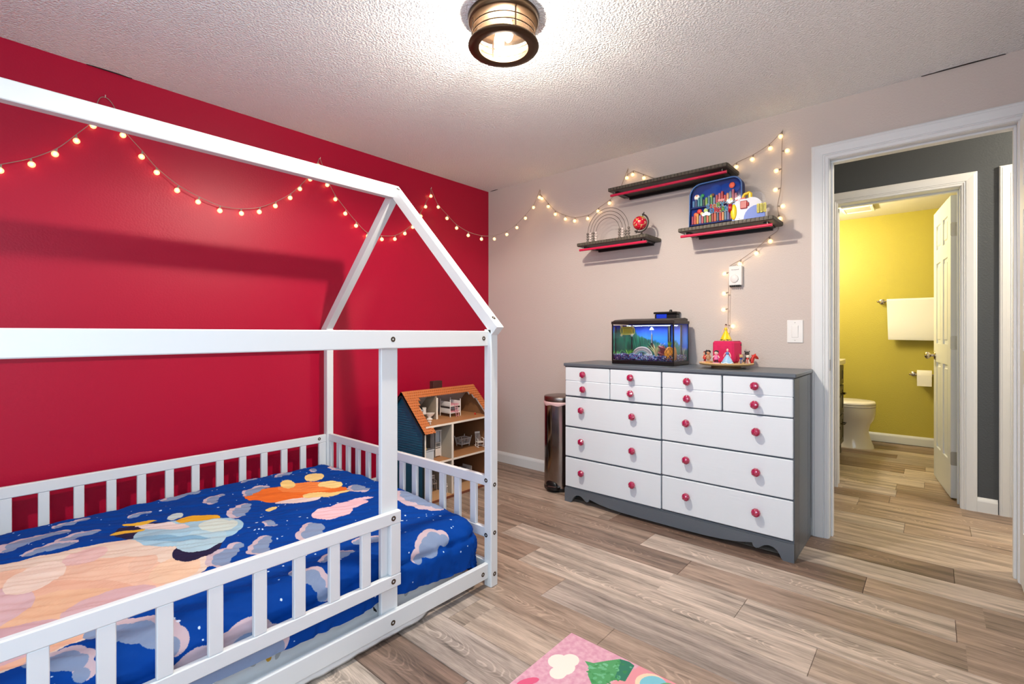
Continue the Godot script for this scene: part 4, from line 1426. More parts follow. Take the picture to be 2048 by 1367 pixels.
func string_lights() -> void:
	var o := thing("string_lights", "string of small clear globe lights swagged along the crimson and grey walls", "string lights", Vector3.ZERO)
	var cord := mat(c8(150, 134, 122), 0.5)
	var bulb_look := glow(Color(1.0, 0.78, 0.42), 1.15, Color(0.95, 0.9, 0.8))
	var core_look := glow(Color(1.0, 0.93, 0.76), 2.2)
	var glass := mat(Color(1.0, 0.95, 0.86, 0.34), 0.06, 0.0, {"emission_enabled": true, "emission": Color(1.0, 0.86, 0.58), "emission_energy_multiplier": 0.85, "transparency": BaseMaterial3D.TRANSPARENCY_ALPHA})
	var globe := Mb.new()
	globe.lathe([Vector2(0, -0.0135), Vector2(0.005, -0.0127), Vector2(0.0095, -0.0095), Vector2(0.0125, -0.005), Vector2(0.0135, 0.0), Vector2(0.0125, 0.005), Vector2(0.0098, 0.0092), Vector2(0.006, 0.012), Vector2(0.0045, 0.0135)], 14)
	var gm := globe.done()
	var core := Mb.new().ball(Vector3(0, 0.001, 0), Vector3(0.0062, 0.0075, 0.0062), 10).done()
	var sock := Mb.new().lathe([Vector2(0, 0.027), Vector2(0.0030, 0.026), Vector2(0.0042, 0.020), Vector2(0.0050, 0.012), Vector2(0, 0.012)], 10).done()
	# (height, place along the wall) of each bulb on the crimson wall
	var red := [[1.74, 3.07], [1.79, 2.978], [1.84, 2.883], [1.906, 2.809], [1.986, 2.737], [2.074, 2.679], [2.064, 2.569], [1.98, 2.496], [1.918, 2.434], [1.847, 2.347], [1.807, 2.252], [1.78, 2.148], [1.786, 2.038], [1.813, 1.942], [1.865, 1.851], [1.932, 1.763], [2.0, 1.703], [2.075, 1.638], [2.174, 1.584], [2.066, 1.524], [1.985, 1.468], [1.905, 1.397], [1.837, 1.317], [1.781, 1.227], [1.775, 1.114], [1.793, 1.004], [1.847, 0.916], [1.907, 0.843], [2.002, 0.768], [2.084, 0.722], [2.177, 0.67]]
	var corner := [[0.055, 2.095, 0.623], [0.1, 2.009, 0.572], [0.15, 1.935, 0.516], [0.21, 1.88, 0.448], [0.279, 1.853, 0.37], [0.347, 1.857, 0.293], [0.413, 1.895, 0.219], [0.467, 1.952, 0.158], [0.513, 2.029, 0.107], [0.556, 2.117, 0.058]]
	# (place along the wall, height) on the grey wall; the third number leans a bulb to a side
	var grey := [[0.59, 2.199, 0], [0.614, 2.185, 0], [0.678, 2.11, 0], [0.747, 2.038, 0], [0.842, 1.986, 0], [0.927, 1.958, 0], [1.043, 1.958, 0], [1.131, 1.997, 0], [1.225, 2.04, 0], [1.362, 2.191, 0], [1.406, 2.204, 0], [1.489, 2.164, 0], [2.083, 2.104, 0], [2.172, 2.129, 0], [2.268, 2.17, 0], [2.321, 2.224, 0], [2.354, 2.134, -1], [2.299, 2.034, 1], [2.295, 1.926, 1], [2.332, 1.826, -1], [2.318, 1.757, 0], [2.268, 1.636, 0], [2.194, 1.575, 0], [2.103, 1.521, 0], [2.015, 1.470, 1], [2.012, 1.35, 1], [2.010, 1.251, 1], [2.063, 1.15, -1]]
	var spots := []
	for q in red:
		spots.append([Vector3(0.022, q[0], q[1]), 0.0])
	for q in corner:
		spots.append([Vector3(q[0], q[1], q[2]), 0.0])
	for q in grey:
		spots.append([Vector3(q[0], q[1], 0.024), q[2]])
	var way := []
	var i := 0
	for s in spots:
		var b := Node3D.new()
		b.name = "bulb"
		o.add_child(b, true)
		b.position = s[0]
		b.rotation = Vector3(rng.randf_range(-0.25, 0.1) if s[1] == 0 else 0.0, 0, rng.randf_range(-0.3, 0.3) if s[1] == 0.0 else -s[1] * 1.35)
		put("globe", gm, glass, b)
		put("filament_light", core, core_look, b)
		put("socket", sock, cord, b)
		lamp(b, Vector3(0, 0.001, 0), Color(1.0, 0.80, 0.50), string_power, 0.006)
		var w: Vector3 = b.position + Basis.from_euler(b.rotation) * Vector3(0, 0.0275, 0)
		if i == 6 or i == 19:
			way.append(Vector3(0.006, 2.229, 2.633 if i == 6 else 1.565))
		if i == 31:
			way.append(Vector3(0.006, 2.241, 0.655))
		if i == 41:
			way.append(Vector3(0.581, 2.264, 0.006))
		if i == 50:
			way.append_array([Vector3(1.300, 2.13, 0.012), Vector3(1.360, 2.258, 0.006)])
		if i == 53:
			way.append_array([Vector3(1.70, 2.09, 0.012), Vector3(2.02, 2.10, 0.012)])
		if i == 57:
			way.append(Vector3(2.327, 2.258, 0.006))
		if i == 62:
			way.append_array([Vector3(2.305, 1.78, 0.014), Vector3(2.306, 1.70, 0.012)])
		if i == 65:
			way.append(Vector3(2.043, 1.516, 0.010))
		way.append(w)
		i += 1
	way.append_array([Vector3(2.037, 1.10, 0.008), Vector3(2.037, 0.93, 0.012), Vector3(2.037, 0.93, 0.016)])
	# a gently sagging cord through all of these
	var cv := Curve3D.new()
	for k in way.size():
		var a: Vector3 = way[maxi(k - 1, 0)]
		var b2: Vector3 = way[mini(k + 1, way.size() - 1)]
		var tn: Vector3 = (b2 - a).normalized() * minf(way[k].distance_to(a), way[k].distance_to(b2)) * 0.28
		cv.add_point(way[k], -tn, tn)
	cv.bake_interval = 0.012
	var pts := []
	for q in cv.get_baked_points():
		pts.append(q)
	put("cord", Mb.new().tube(pts, 0.0017, 5), cord, o)
	for q in [Vector3(0.004, 2.230, 2.633), Vector3(0.004, 2.228, 1.565), Vector3(0.004, 2.243, 0.655), Vector3(0.581, 2.266, 0.004), Vector3(1.360, 2.260, 0.004), Vector3(2.327, 2.260, 0.004)]:
		var out := Vector3.RIGHT if q.x < 0.01 else Vector3.BACK
		put("hook", Mb.new().tube([q - out * 0.004, q + out * 0.006, q + out * 0.008 + Vector3.UP * 0.008], 0.0018, 6), mat(c8(220, 214, 208), 0.4), o)


# ---------------------------------------------------------------- aquarium

func grass_plant(called: String, label: String, at: Vector3, n: int, h: float, spread: float, cols: Array, wid: float) -> void:
	var o := thing(called, label, "aquarium plant", at, 0.0, "plants in the fish tank")
	for i in n:
		var f := rng.randf() * TAU
		var s := rng.randf_range(0.2, 1.0) * spread
		var hh := h * rng.randf_range(0.65, 1.0)
		var p := []
		for k in 5:
			var u := k / 4.0
			p.append(Vector3(cos(f) * s * u * u + 0.004 * cos(f), hh * u * (1.0 - 0.12 * u), sin(f) * s * u * u * 0.6))
		put("blade", Mb.new().tube(p, [wid, wid, wid * 0.85, wid * 0.6, wid * 0.15], 5), mat(cols[i % cols.size()], 0.45), o)


func aquarium() -> void:
	var y0 := 0.912
	var x0 := 1.402
	var x1 := 1.816
	var z0 := 0.072
	var z1 := 0.306
	var o := thing("aquarium", "lit black-framed glass fish tank on the grey dresser", "aquarium", Vector3(0, y0, 0))
	var fr := mat(c8(12, 11, 11), 0.3)
	var hood := mat(c8(32, 25, 22), 0.4)
	var h := 0.272
	var b := Mb.new()
	b.bx(Vector3(x0, 0, z0), Vector3(x1, 0.024, z1), 0.003)
	put("base_frame", b, fr, o)
	var tf := Mb.new()
	for q in [[Vector3(x0 - 0.003, h - 0.018, z1 - 0.006), Vector3(x1 + 0.003, h, z1 + 0.003)], [Vector3(x0 - 0.003, h - 0.018, z0 - 0.003), Vector3(x1 + 0.003, h, z0 + 0.006)], [Vector3(x0 - 0.003, h - 0.018, z0), Vector3(x0 + 0.006, h, z1)], [Vector3(x1 - 0.006, h - 0.018, z0), Vector3(x1 + 0.003, h, z1)]]:
		tf.bx(q[0], q[1], 0.002)
	put("top_frame", tf, hood, o)
	var hp := PackedVector2Array([Vector2(-(z1 - 0.006), h - 0.002), Vector2(-(z0 + 0.004), h - 0.002), Vector2(-(z0 + 0.004), h + 0.014), Vector2(-(z0 + 0.05), h + 0.020), Vector2(-(z1 - 0.03), h + 0.010), Vector2(-(z1 - 0.006), h + 0.002)])
	var hm := Mb.new()
	hm.x = Transform3D(Basis(Vector3(0, 0, -1), Vector3.UP, Vector3.RIGHT), Vector3(x0 + 0.006, 0, 0))
	put("hood", hm.prism(hp, x1 - x0 - 0.012), hood, o)
	var gl := pane(Color(0.08, 0.1, 0.1), 0.004)
	put("glass_pane", Mb.new().bx(Vector3(x0 + 0.002, 0.024, z1 - 0.005), Vector3(x1 - 0.002, h - 0.018, z1 - 0.001)), gl, o)
	put("glass_pane", Mb.new().bx(Vector3(x0 + 0.002, 0.024, z0 + 0.001), Vector3(x1 - 0.002, h - 0.018, z0 + 0.005)), gl, o)
	put("glass_pane", Mb.new().bx(Vector3(x0 + 0.001, 0.024, z0 + 0.005), Vector3(x0 + 0.005, h - 0.018, z1 - 0.005)), gl, o)
	put("glass_pane", Mb.new().bx(Vector3(x1 - 0.005, 0.024, z0 + 0.005), Vector3(x1 - 0.001, h - 0.018, z1 - 0.005)), gl, o)
	for q in [Vector2(x0 + 0.004, z1 - 0.004), Vector2(x1 - 0.004, z1 - 0.004), Vector2(x0 + 0.004, z0 + 0.004), Vector2(x1 - 0.004, z0 + 0.004)]:
		put("corner_seal", Mb.new().bx(Vector3(q.x - 0.0035, 0.02, q.y - 0.0035), Vector3(q.x + 0.0035, h - 0.01, q.y + 0.0035)), fr, o)
	# the printed backdrop behind the rear glass
	var im := Image.create(512, 320, false, Image.FORMAT_RGB8)
	var n1 := noise(91, 0.012, FastNoiseLite.TYPE_SIMPLEX_SMOOTH, 3)
	for j in 320:
		for i in 512:
			var u := i / 512.0
			var w := j / 320.0
			var sky := c8(16, 60, 210).lerp(c8(40, 130, 236), clampf(1.2 - absf(w - 0.45) * 3.0, 0, 1))
			var edge := 0.62 + 0.08 * sin(u * 9.0) - 0.55 * smoothstep(0.58, 0.08, u) + 0.10 * n1.get_noise_2d(i, j)
			var reed := 0.5 + 0.5 * n1.get_noise_2d(i * 7.0 + 40.0 * sin(j * 0.02), j * 0.7)
			var green := c8(8, 66, 52).lerp(c8(46, 160, 120), clampf(reed * 1.3 - 0.35, 0, 1))
			im.set_pixel(i, j, sky.lerp(green, smoothstep(edge - 0.06, edge + 0.06, w)))
	im.generate_mipmaps()
	var bk := Mb.new()
	var zq := z0 + 0.0085
	bk.tri(Vector3(x0 + 0.004, 0.024, zq), Vector3(x1 - 0.004, 0.024, zq), Vector3(x1 - 0.004, h - 0.016, zq), Vector3.BACK, Vector3.BACK, Vector3.BACK, Vector2(0, 1), Vector2(1, 1), Vector2(1, 0))
	bk.tri(Vector3(x0 + 0.004, 0.024, zq), Vector3(x1 - 0.004, h - 0.016, zq), Vector3(x0 + 0.004, h - 0.016, zq), Vector3.BACK, Vector3.BACK, Vector3.BACK, Vector2(0, 1), Vector2(1, 0), Vector2(0, 0))
	bk.bx(Vector3(x0 + 0.004, 0.024, zq - 0.001), Vector3(x1 - 0.004, h - 0.016, zq - 0.0004))
	put("backdrop", bk, mat(Color.WHITE, 0.6, 0.0, {"albedo_texture": ImageTexture.create_from_image(im)}), o)
	# strip lamp under the hood
	put("strip_light", Mb.new().bx(Vector3(x0 + 0.06, h - 0.0285, 0.173), Vector3(x1 - 0.06, h - 0.0268, 0.187), 0.0006), glow(Color(0.93, 0.97, 1.0), 1.2), o)
	var l := AreaLight3D.new()
	l.name = "strip_light_glow"
	l.area_size = Vector2(0.29, 0.013)
	l.light_color = Color(0.93, 0.97, 1.0)
	l.light_energy = 0.085
	l.area_range = 4.0
	l.shadow_enabled = true
	o.add_child(l, true)
	l.position = Vector3((x0 + x1) / 2, h - 0.0298, 0.18)
	l.rotation.x = -PI / 2
	var water := thing("water", "clear water filling the fish tank to just below the hood", "water", Vector3(0, y0, 0))
	put("water_body", Mb.new().bx(Vector3(x0 + 0.006, 0.026, z0 + 0.006), Vector3(x1 - 0.006, h - 0.026, z1 - 0.006)), mat(Color(0.93, 0.98, 1.0, 0.0), 0.0, 0.0, {"refraction_enabled": true, "refraction_scale": 0.033}), water)

	# gravel
	var gv := MultiMesh.new()
	gv.transform_format = MultiMesh.TRANSFORM_3D
	gv.use_colors = true
	var peb := Mb.new().ball(Vector3.ZERO, Vector3(0.0042, 0.0032, 0.0036), 6).done()
	gv.mesh = peb
	gv.instance_count = 3600
	var pal := [c8(20, 26, 90), c8(14, 14, 22), c8(24, 50, 150), c8(70, 40, 120), c8(60, 130, 190), c8(226, 232, 240), c8(150, 90, 150), c8(120, 150, 206), c8(150, 70, 110), c8(40, 80, 180)]
	for i in gv.instance_count:
		var px := rng.randf_range(x0 + 0.012, x1 - 0.012)
		var pz := rng.randf_range(z0 + 0.012, z1 - 0.011)
		var lift := 0.010 + 0.010 * sin((px - x0) * 16.0 + 0.5) * sin((px - x0) * 5.0)
		gv.set_instance_transform(i, Transform3D(Basis.from_euler(Vector3(rng.randf() * 3, rng.randf() * 6, rng.randf() * 3)), Vector3(px, 0.029 + rng.randf() * (0.022 + lift), pz)))
		var pc: Color = pal[rng.randi() % pal.size()]
		if px > 1.53 and px < 1.70 and rng.randf() < 0.45:
			pc = [c8(90, 170, 220), c8(170, 120, 200), c8(236, 240, 246)][rng.randi() % 3]
		gv.set_instance_color(i, pc.srgb_to_linear())
	var gi := MultiMeshInstance3D.new()
	gi.multimesh = gv
	gi.material_override = mat(Color.WHITE, 0.3, 0.0, {"vertex_color_use_as_albedo": true})
	gi.name = numbered("gravel")
	add_child(gi, true)
	gi.position.y = y0
	tag(gi, "black, blue and white gravel on the fish tank's bottom", "gravel", "", "stuff")

	var gy := y0 + 0.050
	# arch
	var ar := thing("aquarium_arch", "pale ceramic rainbow arch standing on the tank gravel", "ornament", Vector3(1.582, gy - 0.012, 0.215))
	for k in [[0.058, 0.0085, 206, 190, 190], [0.045, 0.0078, 226, 214, 206], [0.034, 0.0070, 150, 190, 190]]:
		var p := []
		for i in 17:
			var f := PI * i / 16.0
			p.append(Vector3(cos(f) * k[0] * 1.08, 0.012 + sin(f) * k[0] * 0.92, 0))
		put("band", Mb.new().tube(p, k[1], 10), mat(c8(k[2], k[3], k[4]), 0.45), ar)
	for s in [-1.0, 1.0]:
		var lump := Mb.new()
		for i in 7:
			lump.ball(Vector3(s * 0.055 + rng.randf_range(-0.022, 0.022), 0.010 + rng.randf_range(0, 0.014), rng.randf_range(-0.01, 0.018)), Vector3.ONE * rng.randf_range(0.008, 0.014), 8)
		put("cloud_foot", lump, mat(c8(226, 234, 240), 0.5), ar)
	# pineapple
	var pa := thing("aquarium_pineapple", "orange ceramic pineapple ornament in the tank's front right corner", "ornament", Vector3(1.774, gy - 0.016, 0.256))
	var pp := []
	for i in 13:
		var f := i / 12.0
		pp.append(Vector2(0.0 if i == 12 else 0.033 * sqrt(maxf(0.0, 1.0 - pow(f * 1.75 - 0.75, 2.0) * (0.45 if f < 0.43 else 1.0))), 0.082 * f))
	put("fruit", Mb.new().lathe(pp, 20), mat(c8(240, 150, 30), 0.45), pa)
	var lines := Mb.new()
	for k in 8:
		for s in [-1.0, 1.0]:
			var p := []
			for i in 11:
				var f := 0.05 + 0.86 * i / 10.0
				var r := 0.0335 * sqrt(maxf(0.0, 1.0 - pow(f * 1.75 - 0.75, 2.0) * (0.45 if f < 0.43 else 1.0)))
				var g: float = TAU * k / 8 + s * f * 1.9
				p.append(Vector3(cos(g) * r, 0.082 * f, sin(g) * r))
			lines.tube(p, 0.0009, 5)
	put("grooves", lines, mat(c8(110, 56, 20), 0.6), pa)
	for i in 9:
		var f := TAU * i / 9
		var k := 0.35 + 0.65 * (i % 3) / 2.0
		put("leaf", Mb.new().tube([Vector3(0, 0.080, 0), Vector3(cos(f) * 0.007 * k, 0.094, sin(f) * 0.007 * k), Vector3(cos(f) * 0.016 * k, 0.118 - 0.010 * k, sin(f) * 0.016 * k)], [0.004, 0.0038, 0.0006], 5), mat(c8(120, 170, 50), 0.5), pa)
	# coral
	var co := thing("aquarium_coral", "dusty pink swirled coral ornament beside the pineapple", "ornament", Vector3(1.712, gy - 0.012, 0.20))
	for k in 4:
		var p := []
		for i in 20:
			var f := i / 19.0 * TAU * 1.4 + k
			var r := 0.026 - 0.005 * k
			p.append(Vector3(cos(f) * r, 0.018 + 0.058 * i / 19.0, sin(f) * r * 0.8))
		put("frond", Mb.new().tube(p, 0.0055, 6), mat(c8(170, 82, 88), 0.6), co)
	grass_plant("aquarium_plant", "bright green spiky plant left of the tank's arch", Vector3(1.492, gy - 0.008, 0.235), 26, 0.062, 0.048, [c8(120, 200, 60), c8(150, 214, 80), c8(90, 170, 60)], 0.0022)
	grass_plant("aquarium_plant", "small green plant against the tank's left glass", Vector3(1.425, gy - 0.008, 0.23), 16, 0.050, 0.020, [c8(130, 200, 110), c8(90, 170, 80)], 0.002)
	grass_plant("aquarium_plant", "pale yellow grassy plant fanning out behind the coral", Vector3(1.668, gy - 0.012, 0.19), 46, 0.112, 0.060, [c8(230, 214, 150), c8(240, 232, 200), c8(226, 190, 130), c8(206, 226, 150)], 0.0018)
	grass_plant("aquarium_plant", "low green and gold plant beneath the tank's arch", Vector3(1.590, gy - 0.010, 0.185), 22, 0.030, 0.032, [c8(90, 150, 40), c8(196, 180, 60), c8(130, 120, 40)], 0.002)
	grass_plant("aquarium_plant", "pale grey-green plant by the tank's right glass", Vector3(1.79, gy - 0.012, 0.125), 30, 0.085, 0.03, [c8(190, 200, 170), c8(150, 170, 150), c8(206, 206, 190)], 0.0018)
	# floating tube, heater, filter
	var ft := thing("floating_tunnel", "yellowish clear floating tunnel with round suckers in the tank's upper left", "tank toy", Vector3(1.487, y0 + 0.212, 0.235))
	var tube_look := mat(Color(0.86, 0.78, 0.14, 0.42), 0.1, 0.0, {"transparency": BaseMaterial3D.TRANSPARENCY_ALPHA})
	put("tunnel", Mb.new().at(Vector3.ZERO, Vector3(0, 0, PI / 2)).lathe([Vector2(0.023, -0.040), Vector2(0.023, 0.040)], 24), tube_look, ft)
	for s in [-1.0, 1.0]:
		var p := []
		for i in 24:
			p.append(Vector3(s * 0.040, cos(TAU * i / 24) * 0.0235, sin(TAU * i / 24) * 0.0235))
		put("tunnel_rim", Mb.new().tube(p, 0.0018, 6, true), mat(c8(226, 196, 60), 0.3), ft)
		for q in [-1.0, 1.0]:
			put("sucker", Mb.new().ball(Vector3(s * 0.037, q * 0.029, 0.016), Vector3(0.0085, 0.0085, 0.006), 14), mat(c8(226, 214, 160) if s < 0 else c8(240, 236, 226), 0.35), ft)
		put("tunnel_bar", Mb.new().tube([Vector3(-0.037, s * 0.0245, 0.012), Vector3(0.037, s * 0.0245, 0.012)], 0.0022, 6), mat(c8(220, 190, 60), 0.35), ft)
	var dark := mat(c8(8, 10, 14), 0.35)
	var he := thing("tank_heater", "slim black tank heater rod behind the floating tunnel", "tank heater", Vector3(1.468, y0 + 0.045, 0.10))
	put("rod", Mb.new().tube([Vector3.ZERO, Vector3(0, 0.165, 0)], 0.0052, 10), dark, he)
	put("cap", Mb.new().tube([Vector3(0, 0.165, 0), Vector3(0, 0.195, 0)], 0.0068, 10), dark, he)
	var bb := thing("bubbler", "black bubbler with a white cap hanging in the middle of the tank", "tank toy", Vector3(1.628, y0 + 0.105, 0.16))
	put("body", Mb.new().lathe([Vector2(0, 0), Vector2(0.014, 0.002), Vector2(0.011, 0.02), Vector2(0.006, 0.03), Vector2(0.005, 0.085), Vector2(0, 0.09)], 14), dark, bb)
	put("rod", Mb.new().tube([Vector3(0.0, 0.03, 0.006), Vector3(0.0, 0.122, 0.006)], 0.0016, 6), mat(c8(226, 226, 230), 0.4), bb)
	put("cap", Mb.new().at(Vector3(0.002, 0.112, 0.008)).lathe([Vector2(0.015, 0), Vector2(0.013, 0.006), Vector2(0.004, 0.017), Vector2(0, 0.018)], 14), mat(c8(232, 232, 236), 0.4), bb)
	var fi := thing("tank_filter", "black hang-on filter box with a blue window above the tank's back", "tank filter", Vector3(1.657, y0, 0.040))
	put("box", Mb.new().bx(Vector3(-0.072, 0.20, -0.030), Vector3(0.076, 0.322, 0.028), 0.006), dark, fi)
	put("lid", Mb.new().bx(Vector3(-0.080, 0.322, -0.034), Vector3(0.082, 0.336, 0.032), 0.005), hood, fi)
	put("blue_window", Mb.new().bx(Vector3(-0.058, 0.270, 0.026), Vector3(0.012, 0.320, 0.030), 0.001), mat(c8(20, 60, 206), 0.2), fi)
	put("valve", Mb.new().at(Vector3(0.028, 0.336, 0.0)).lathe([Vector2(0.009, -0.05), Vector2(0.009, 0.010), Vector2(0.006, 0.014), Vector2(0, 0.014)], 14), dark, fi)
	put("intake_tube", Mb.new().tube([Vector3(0.066, 0.345 - 0.09, 0.058), Vector3(0.066, 0.062, 0.058)], 0.010, 12), dark, fi)
	put("air_line", Mb.new().tube([Vector3(0.072, 0.235, 0.075), Vector3(0.072, 0.075, 0.078)], 0.002, 6), mat(c8(150, 150, 140), 0.4), fi)


# ---------------------------------------------------------------- music box and figurines

func gown(o: Node3D, h: float, skirt: Color, bodice: Color, skin: Color, hair: Color, wide: float, hem: Color) -> void:
	put("skirt", Mb.new().lathe([Vector2(0, 0), Vector2(wide, 0.0), Vector2(wide * 1.02, h * 0.04), Vector2(wide * 0.80, h * 0.22), Vector2(wide * 0.50, h * 0.42), Vector2(wide * 0.26, h * 0.56), Vector2(wide * 0.22, h * 0.60)], 20), mat(skirt, 0.4), o)
	var p := []
	for i in 24:
		var f := TAU * i / 24
		p.append(Vector3(cos(f) * wide, 0.002 + 0.003 * sin(f * 5.0), sin(f) * wide))
	put("hem", Mb.new().tube(p, wide * 0.10, 6, true), mat(hem, 0.4), o)
	put("bodice", Mb.new().lathe([Vector2(wide * 0.22, h * 0.58), Vector2(wide * 0.26, h * 0.64), Vector2(wide * 0.32, h * 0.72), Vector2(wide * 0.22, h * 0.78), Vector2(0, h * 0.79)], 14), mat(bodice, 0.4), o)
	put("neck_and_face", Mb.new().ball(Vector3(0, h * 0.885, 0), Vector3(h * 0.062, h * 0.075, h * 0.062), 12).tube([Vector3(0, h * 0.77, 0), Vector3(0, h * 0.85, 0)], h * 0.026, 8), mat(skin, 0.4), o)
	var hm := Mb.new().ball(Vector3(0, h * 0.915, -h * 0.012), Vector3(h * 0.070, h * 0.068, h * 0.068), 12)
	hm.ball(Vector3(0, h * 0.975, -h * 0.02), Vector3(h * 0.035, h * 0.028, h * 0.035), 10)
	put("hair", hm, mat(hair, 0.5), o)
	for s in [-1.0, 1.0]:
		put("arm", Mb.new().tube([Vector3(s * wide * 0.30, h * 0.73, 0), Vector3(s * wide * 0.52, h * 0.60, h * 0.02), Vector3(s * wide * 0.62, h * 0.46, h * 0.06)], [h * 0.03, h * 0.022, h * 0.020], 8), mat(skin, 0.4), o)


# a small standing toy figure: body, legs, head, hair or cap, arms, round base
func toy_child(o: Node3D, h: float, body: Color, leg: Color, skin: Color, hair: Color, base: Color) -> void:
	put("base", Mb.new().lathe([Vector2(0, 0), Vector2(h * 0.24, 0), Vector2(h * 0.24, h * 0.05), Vector2(h * 0.20, h * 0.07), Vector2(0, h * 0.07)], 20), mat(base, 0.45), o)
	for s in [-1.0, 1.0]:
		put("leg", Mb.new().tube([Vector3(s * h * 0.07, h * 0.06, h * 0.02), Vector3(s * h * 0.07, h * 0.10, 0), Vector3(s * h * 0.06, h * 0.34, 0)], [h * 0.06, h * 0.05, h * 0.05], 8), mat(leg, 0.45), o)
		put("arm", Mb.new().tube([Vector3(s * h * 0.12, h * 0.56, 0), Vector3(s * h * 0.20, h * 0.47, h * 0.04), Vector3(s * h * 0.23, h * 0.40, h * 0.09)], [h * 0.04, h * 0.034, h * 0.036], 8), mat(skin, 0.45), o)
	put("body", Mb.new().lathe([Vector2(0, h * 0.27), Vector2(h * 0.17, h * 0.28), Vector2(h * 0.15, h * 0.42), Vector2(h * 0.12, h * 0.56), Vector2(h * 0.05, h * 0.62), Vector2(0, h * 0.62)], 16), mat(body, 0.45), o)
	put("head", Mb.new().ball(Vector3(0, h * 0.76, 0), Vector3(h * 0.15, h * 0.16, h * 0.15), 14), mat(skin, 0.45), o)
	put("hair", Mb.new().ball(Vector3(0, h * 0.82, -h * 0.025), Vector3(h * 0.165, h * 0.15, h * 0.155), 14), mat(hair, 0.5), o)
	for s in [-1.0, 1.0]:
		put("eye", Mb.new().ball(Vector3(s * h * 0.05, h * 0.76, h * 0.14), Vector3.ONE * h * 0.018, 6), black, o)


# a small sitting toy animal: chest, haunches, head with muzzle and ears, legs, tail
func toy_pup(o: Node3D, h: float, coat: Color, face: Color, vest: Color) -> void:
	put("body", Mb.new().loft(_ellipses([[h * 0.02, 0.0, -h * 0.05, h * 0.20, h * 0.22], [h * 0.16, 0.0, -h * 0.04, h * 0.22, h * 0.22], [h * 0.34, 0.0, 0.0, h * 0.17, h * 0.17], [h * 0.50, 0.0, h * 0.04, h * 0.13, h * 0.13], [h * 0.60, 0.0, h * 0.05, h * 0.09, h * 0.09]])), mat(vest, 0.45), o)
	put("head", Mb.new().ball(Vector3(0, h * 0.74, h * 0.07), Vector3(h * 0.17, h * 0.16, h * 0.16), 14), mat(coat, 0.45), o)
	put("muzzle", Mb.new().ball(Vector3(0, h * 0.69, h * 0.21), Vector3(h * 0.10, h * 0.08, h * 0.09), 12), mat(face, 0.45), o)
	put("nose", Mb.new().ball(Vector3(0, h * 0.73, h * 0.30), Vector3.ONE * h * 0.03, 8), black, o)
	for s in [-1.0, 1.0]:
		put("ear", Mb.new().tube([Vector3(s * h * 0.12, h * 0.84, h * 0.05), Vector3(s * h * 0.17, h * 0.92, h * 0.03), Vector3(s * h * 0.20, h * 0.86, h * 0.04)], [h * 0.05, h * 0.05, h * 0.02], 8), mat(coat.darkened(0.3), 0.45), o)
		put("front_leg", Mb.new().tube([Vector3(s * h * 0.09, h * 0.42, h * 0.13), Vector3(s * h * 0.09, h * 0.08, h * 0.17), Vector3(s * h * 0.09, h * 0.03, h * 0.22)], [h * 0.055, h * 0.045, h * 0.05], 8), mat(coat, 0.45), o)
		put("hind_leg", Mb.new().tube([Vector3(s * h * 0.17, h * 0.16, -h * 0.04), Vector3(s * h * 0.20, h * 0.06, h * 0.06), Vector3(s * h * 0.19, h * 0.03, h * 0.16)], [h * 0.09, h * 0.06, h * 0.045], 8), mat(coat, 0.45), o)
		put("eye", Mb.new().ball(Vector3(s * h * 0.06, h * 0.78, h * 0.215), Vector3.ONE * h * 0.02, 6), black, o)
	put("tail", Mb.new().tube([Vector3(0, h * 0.10, -h * 0.24), Vector3(h * 0.06, h * 0.22, -h * 0.32), Vector3(h * 0.08, h * 0.34, -h * 0.30)], [h * 0.04, h * 0.035, h * 0.015], 6), mat(coat, 0.45), o)


func _ellipses(s: Array, k := 16) -> Array:
	var rings := []
	for e in s:
		var ring := []
		for i in k:
			var f := TAU * i / k
			ring.append(Vector3(e[1] + cos(f) * e[3], e[0], e[2] + sin(f) * e[4]))
		rings.append(ring)
	return rings


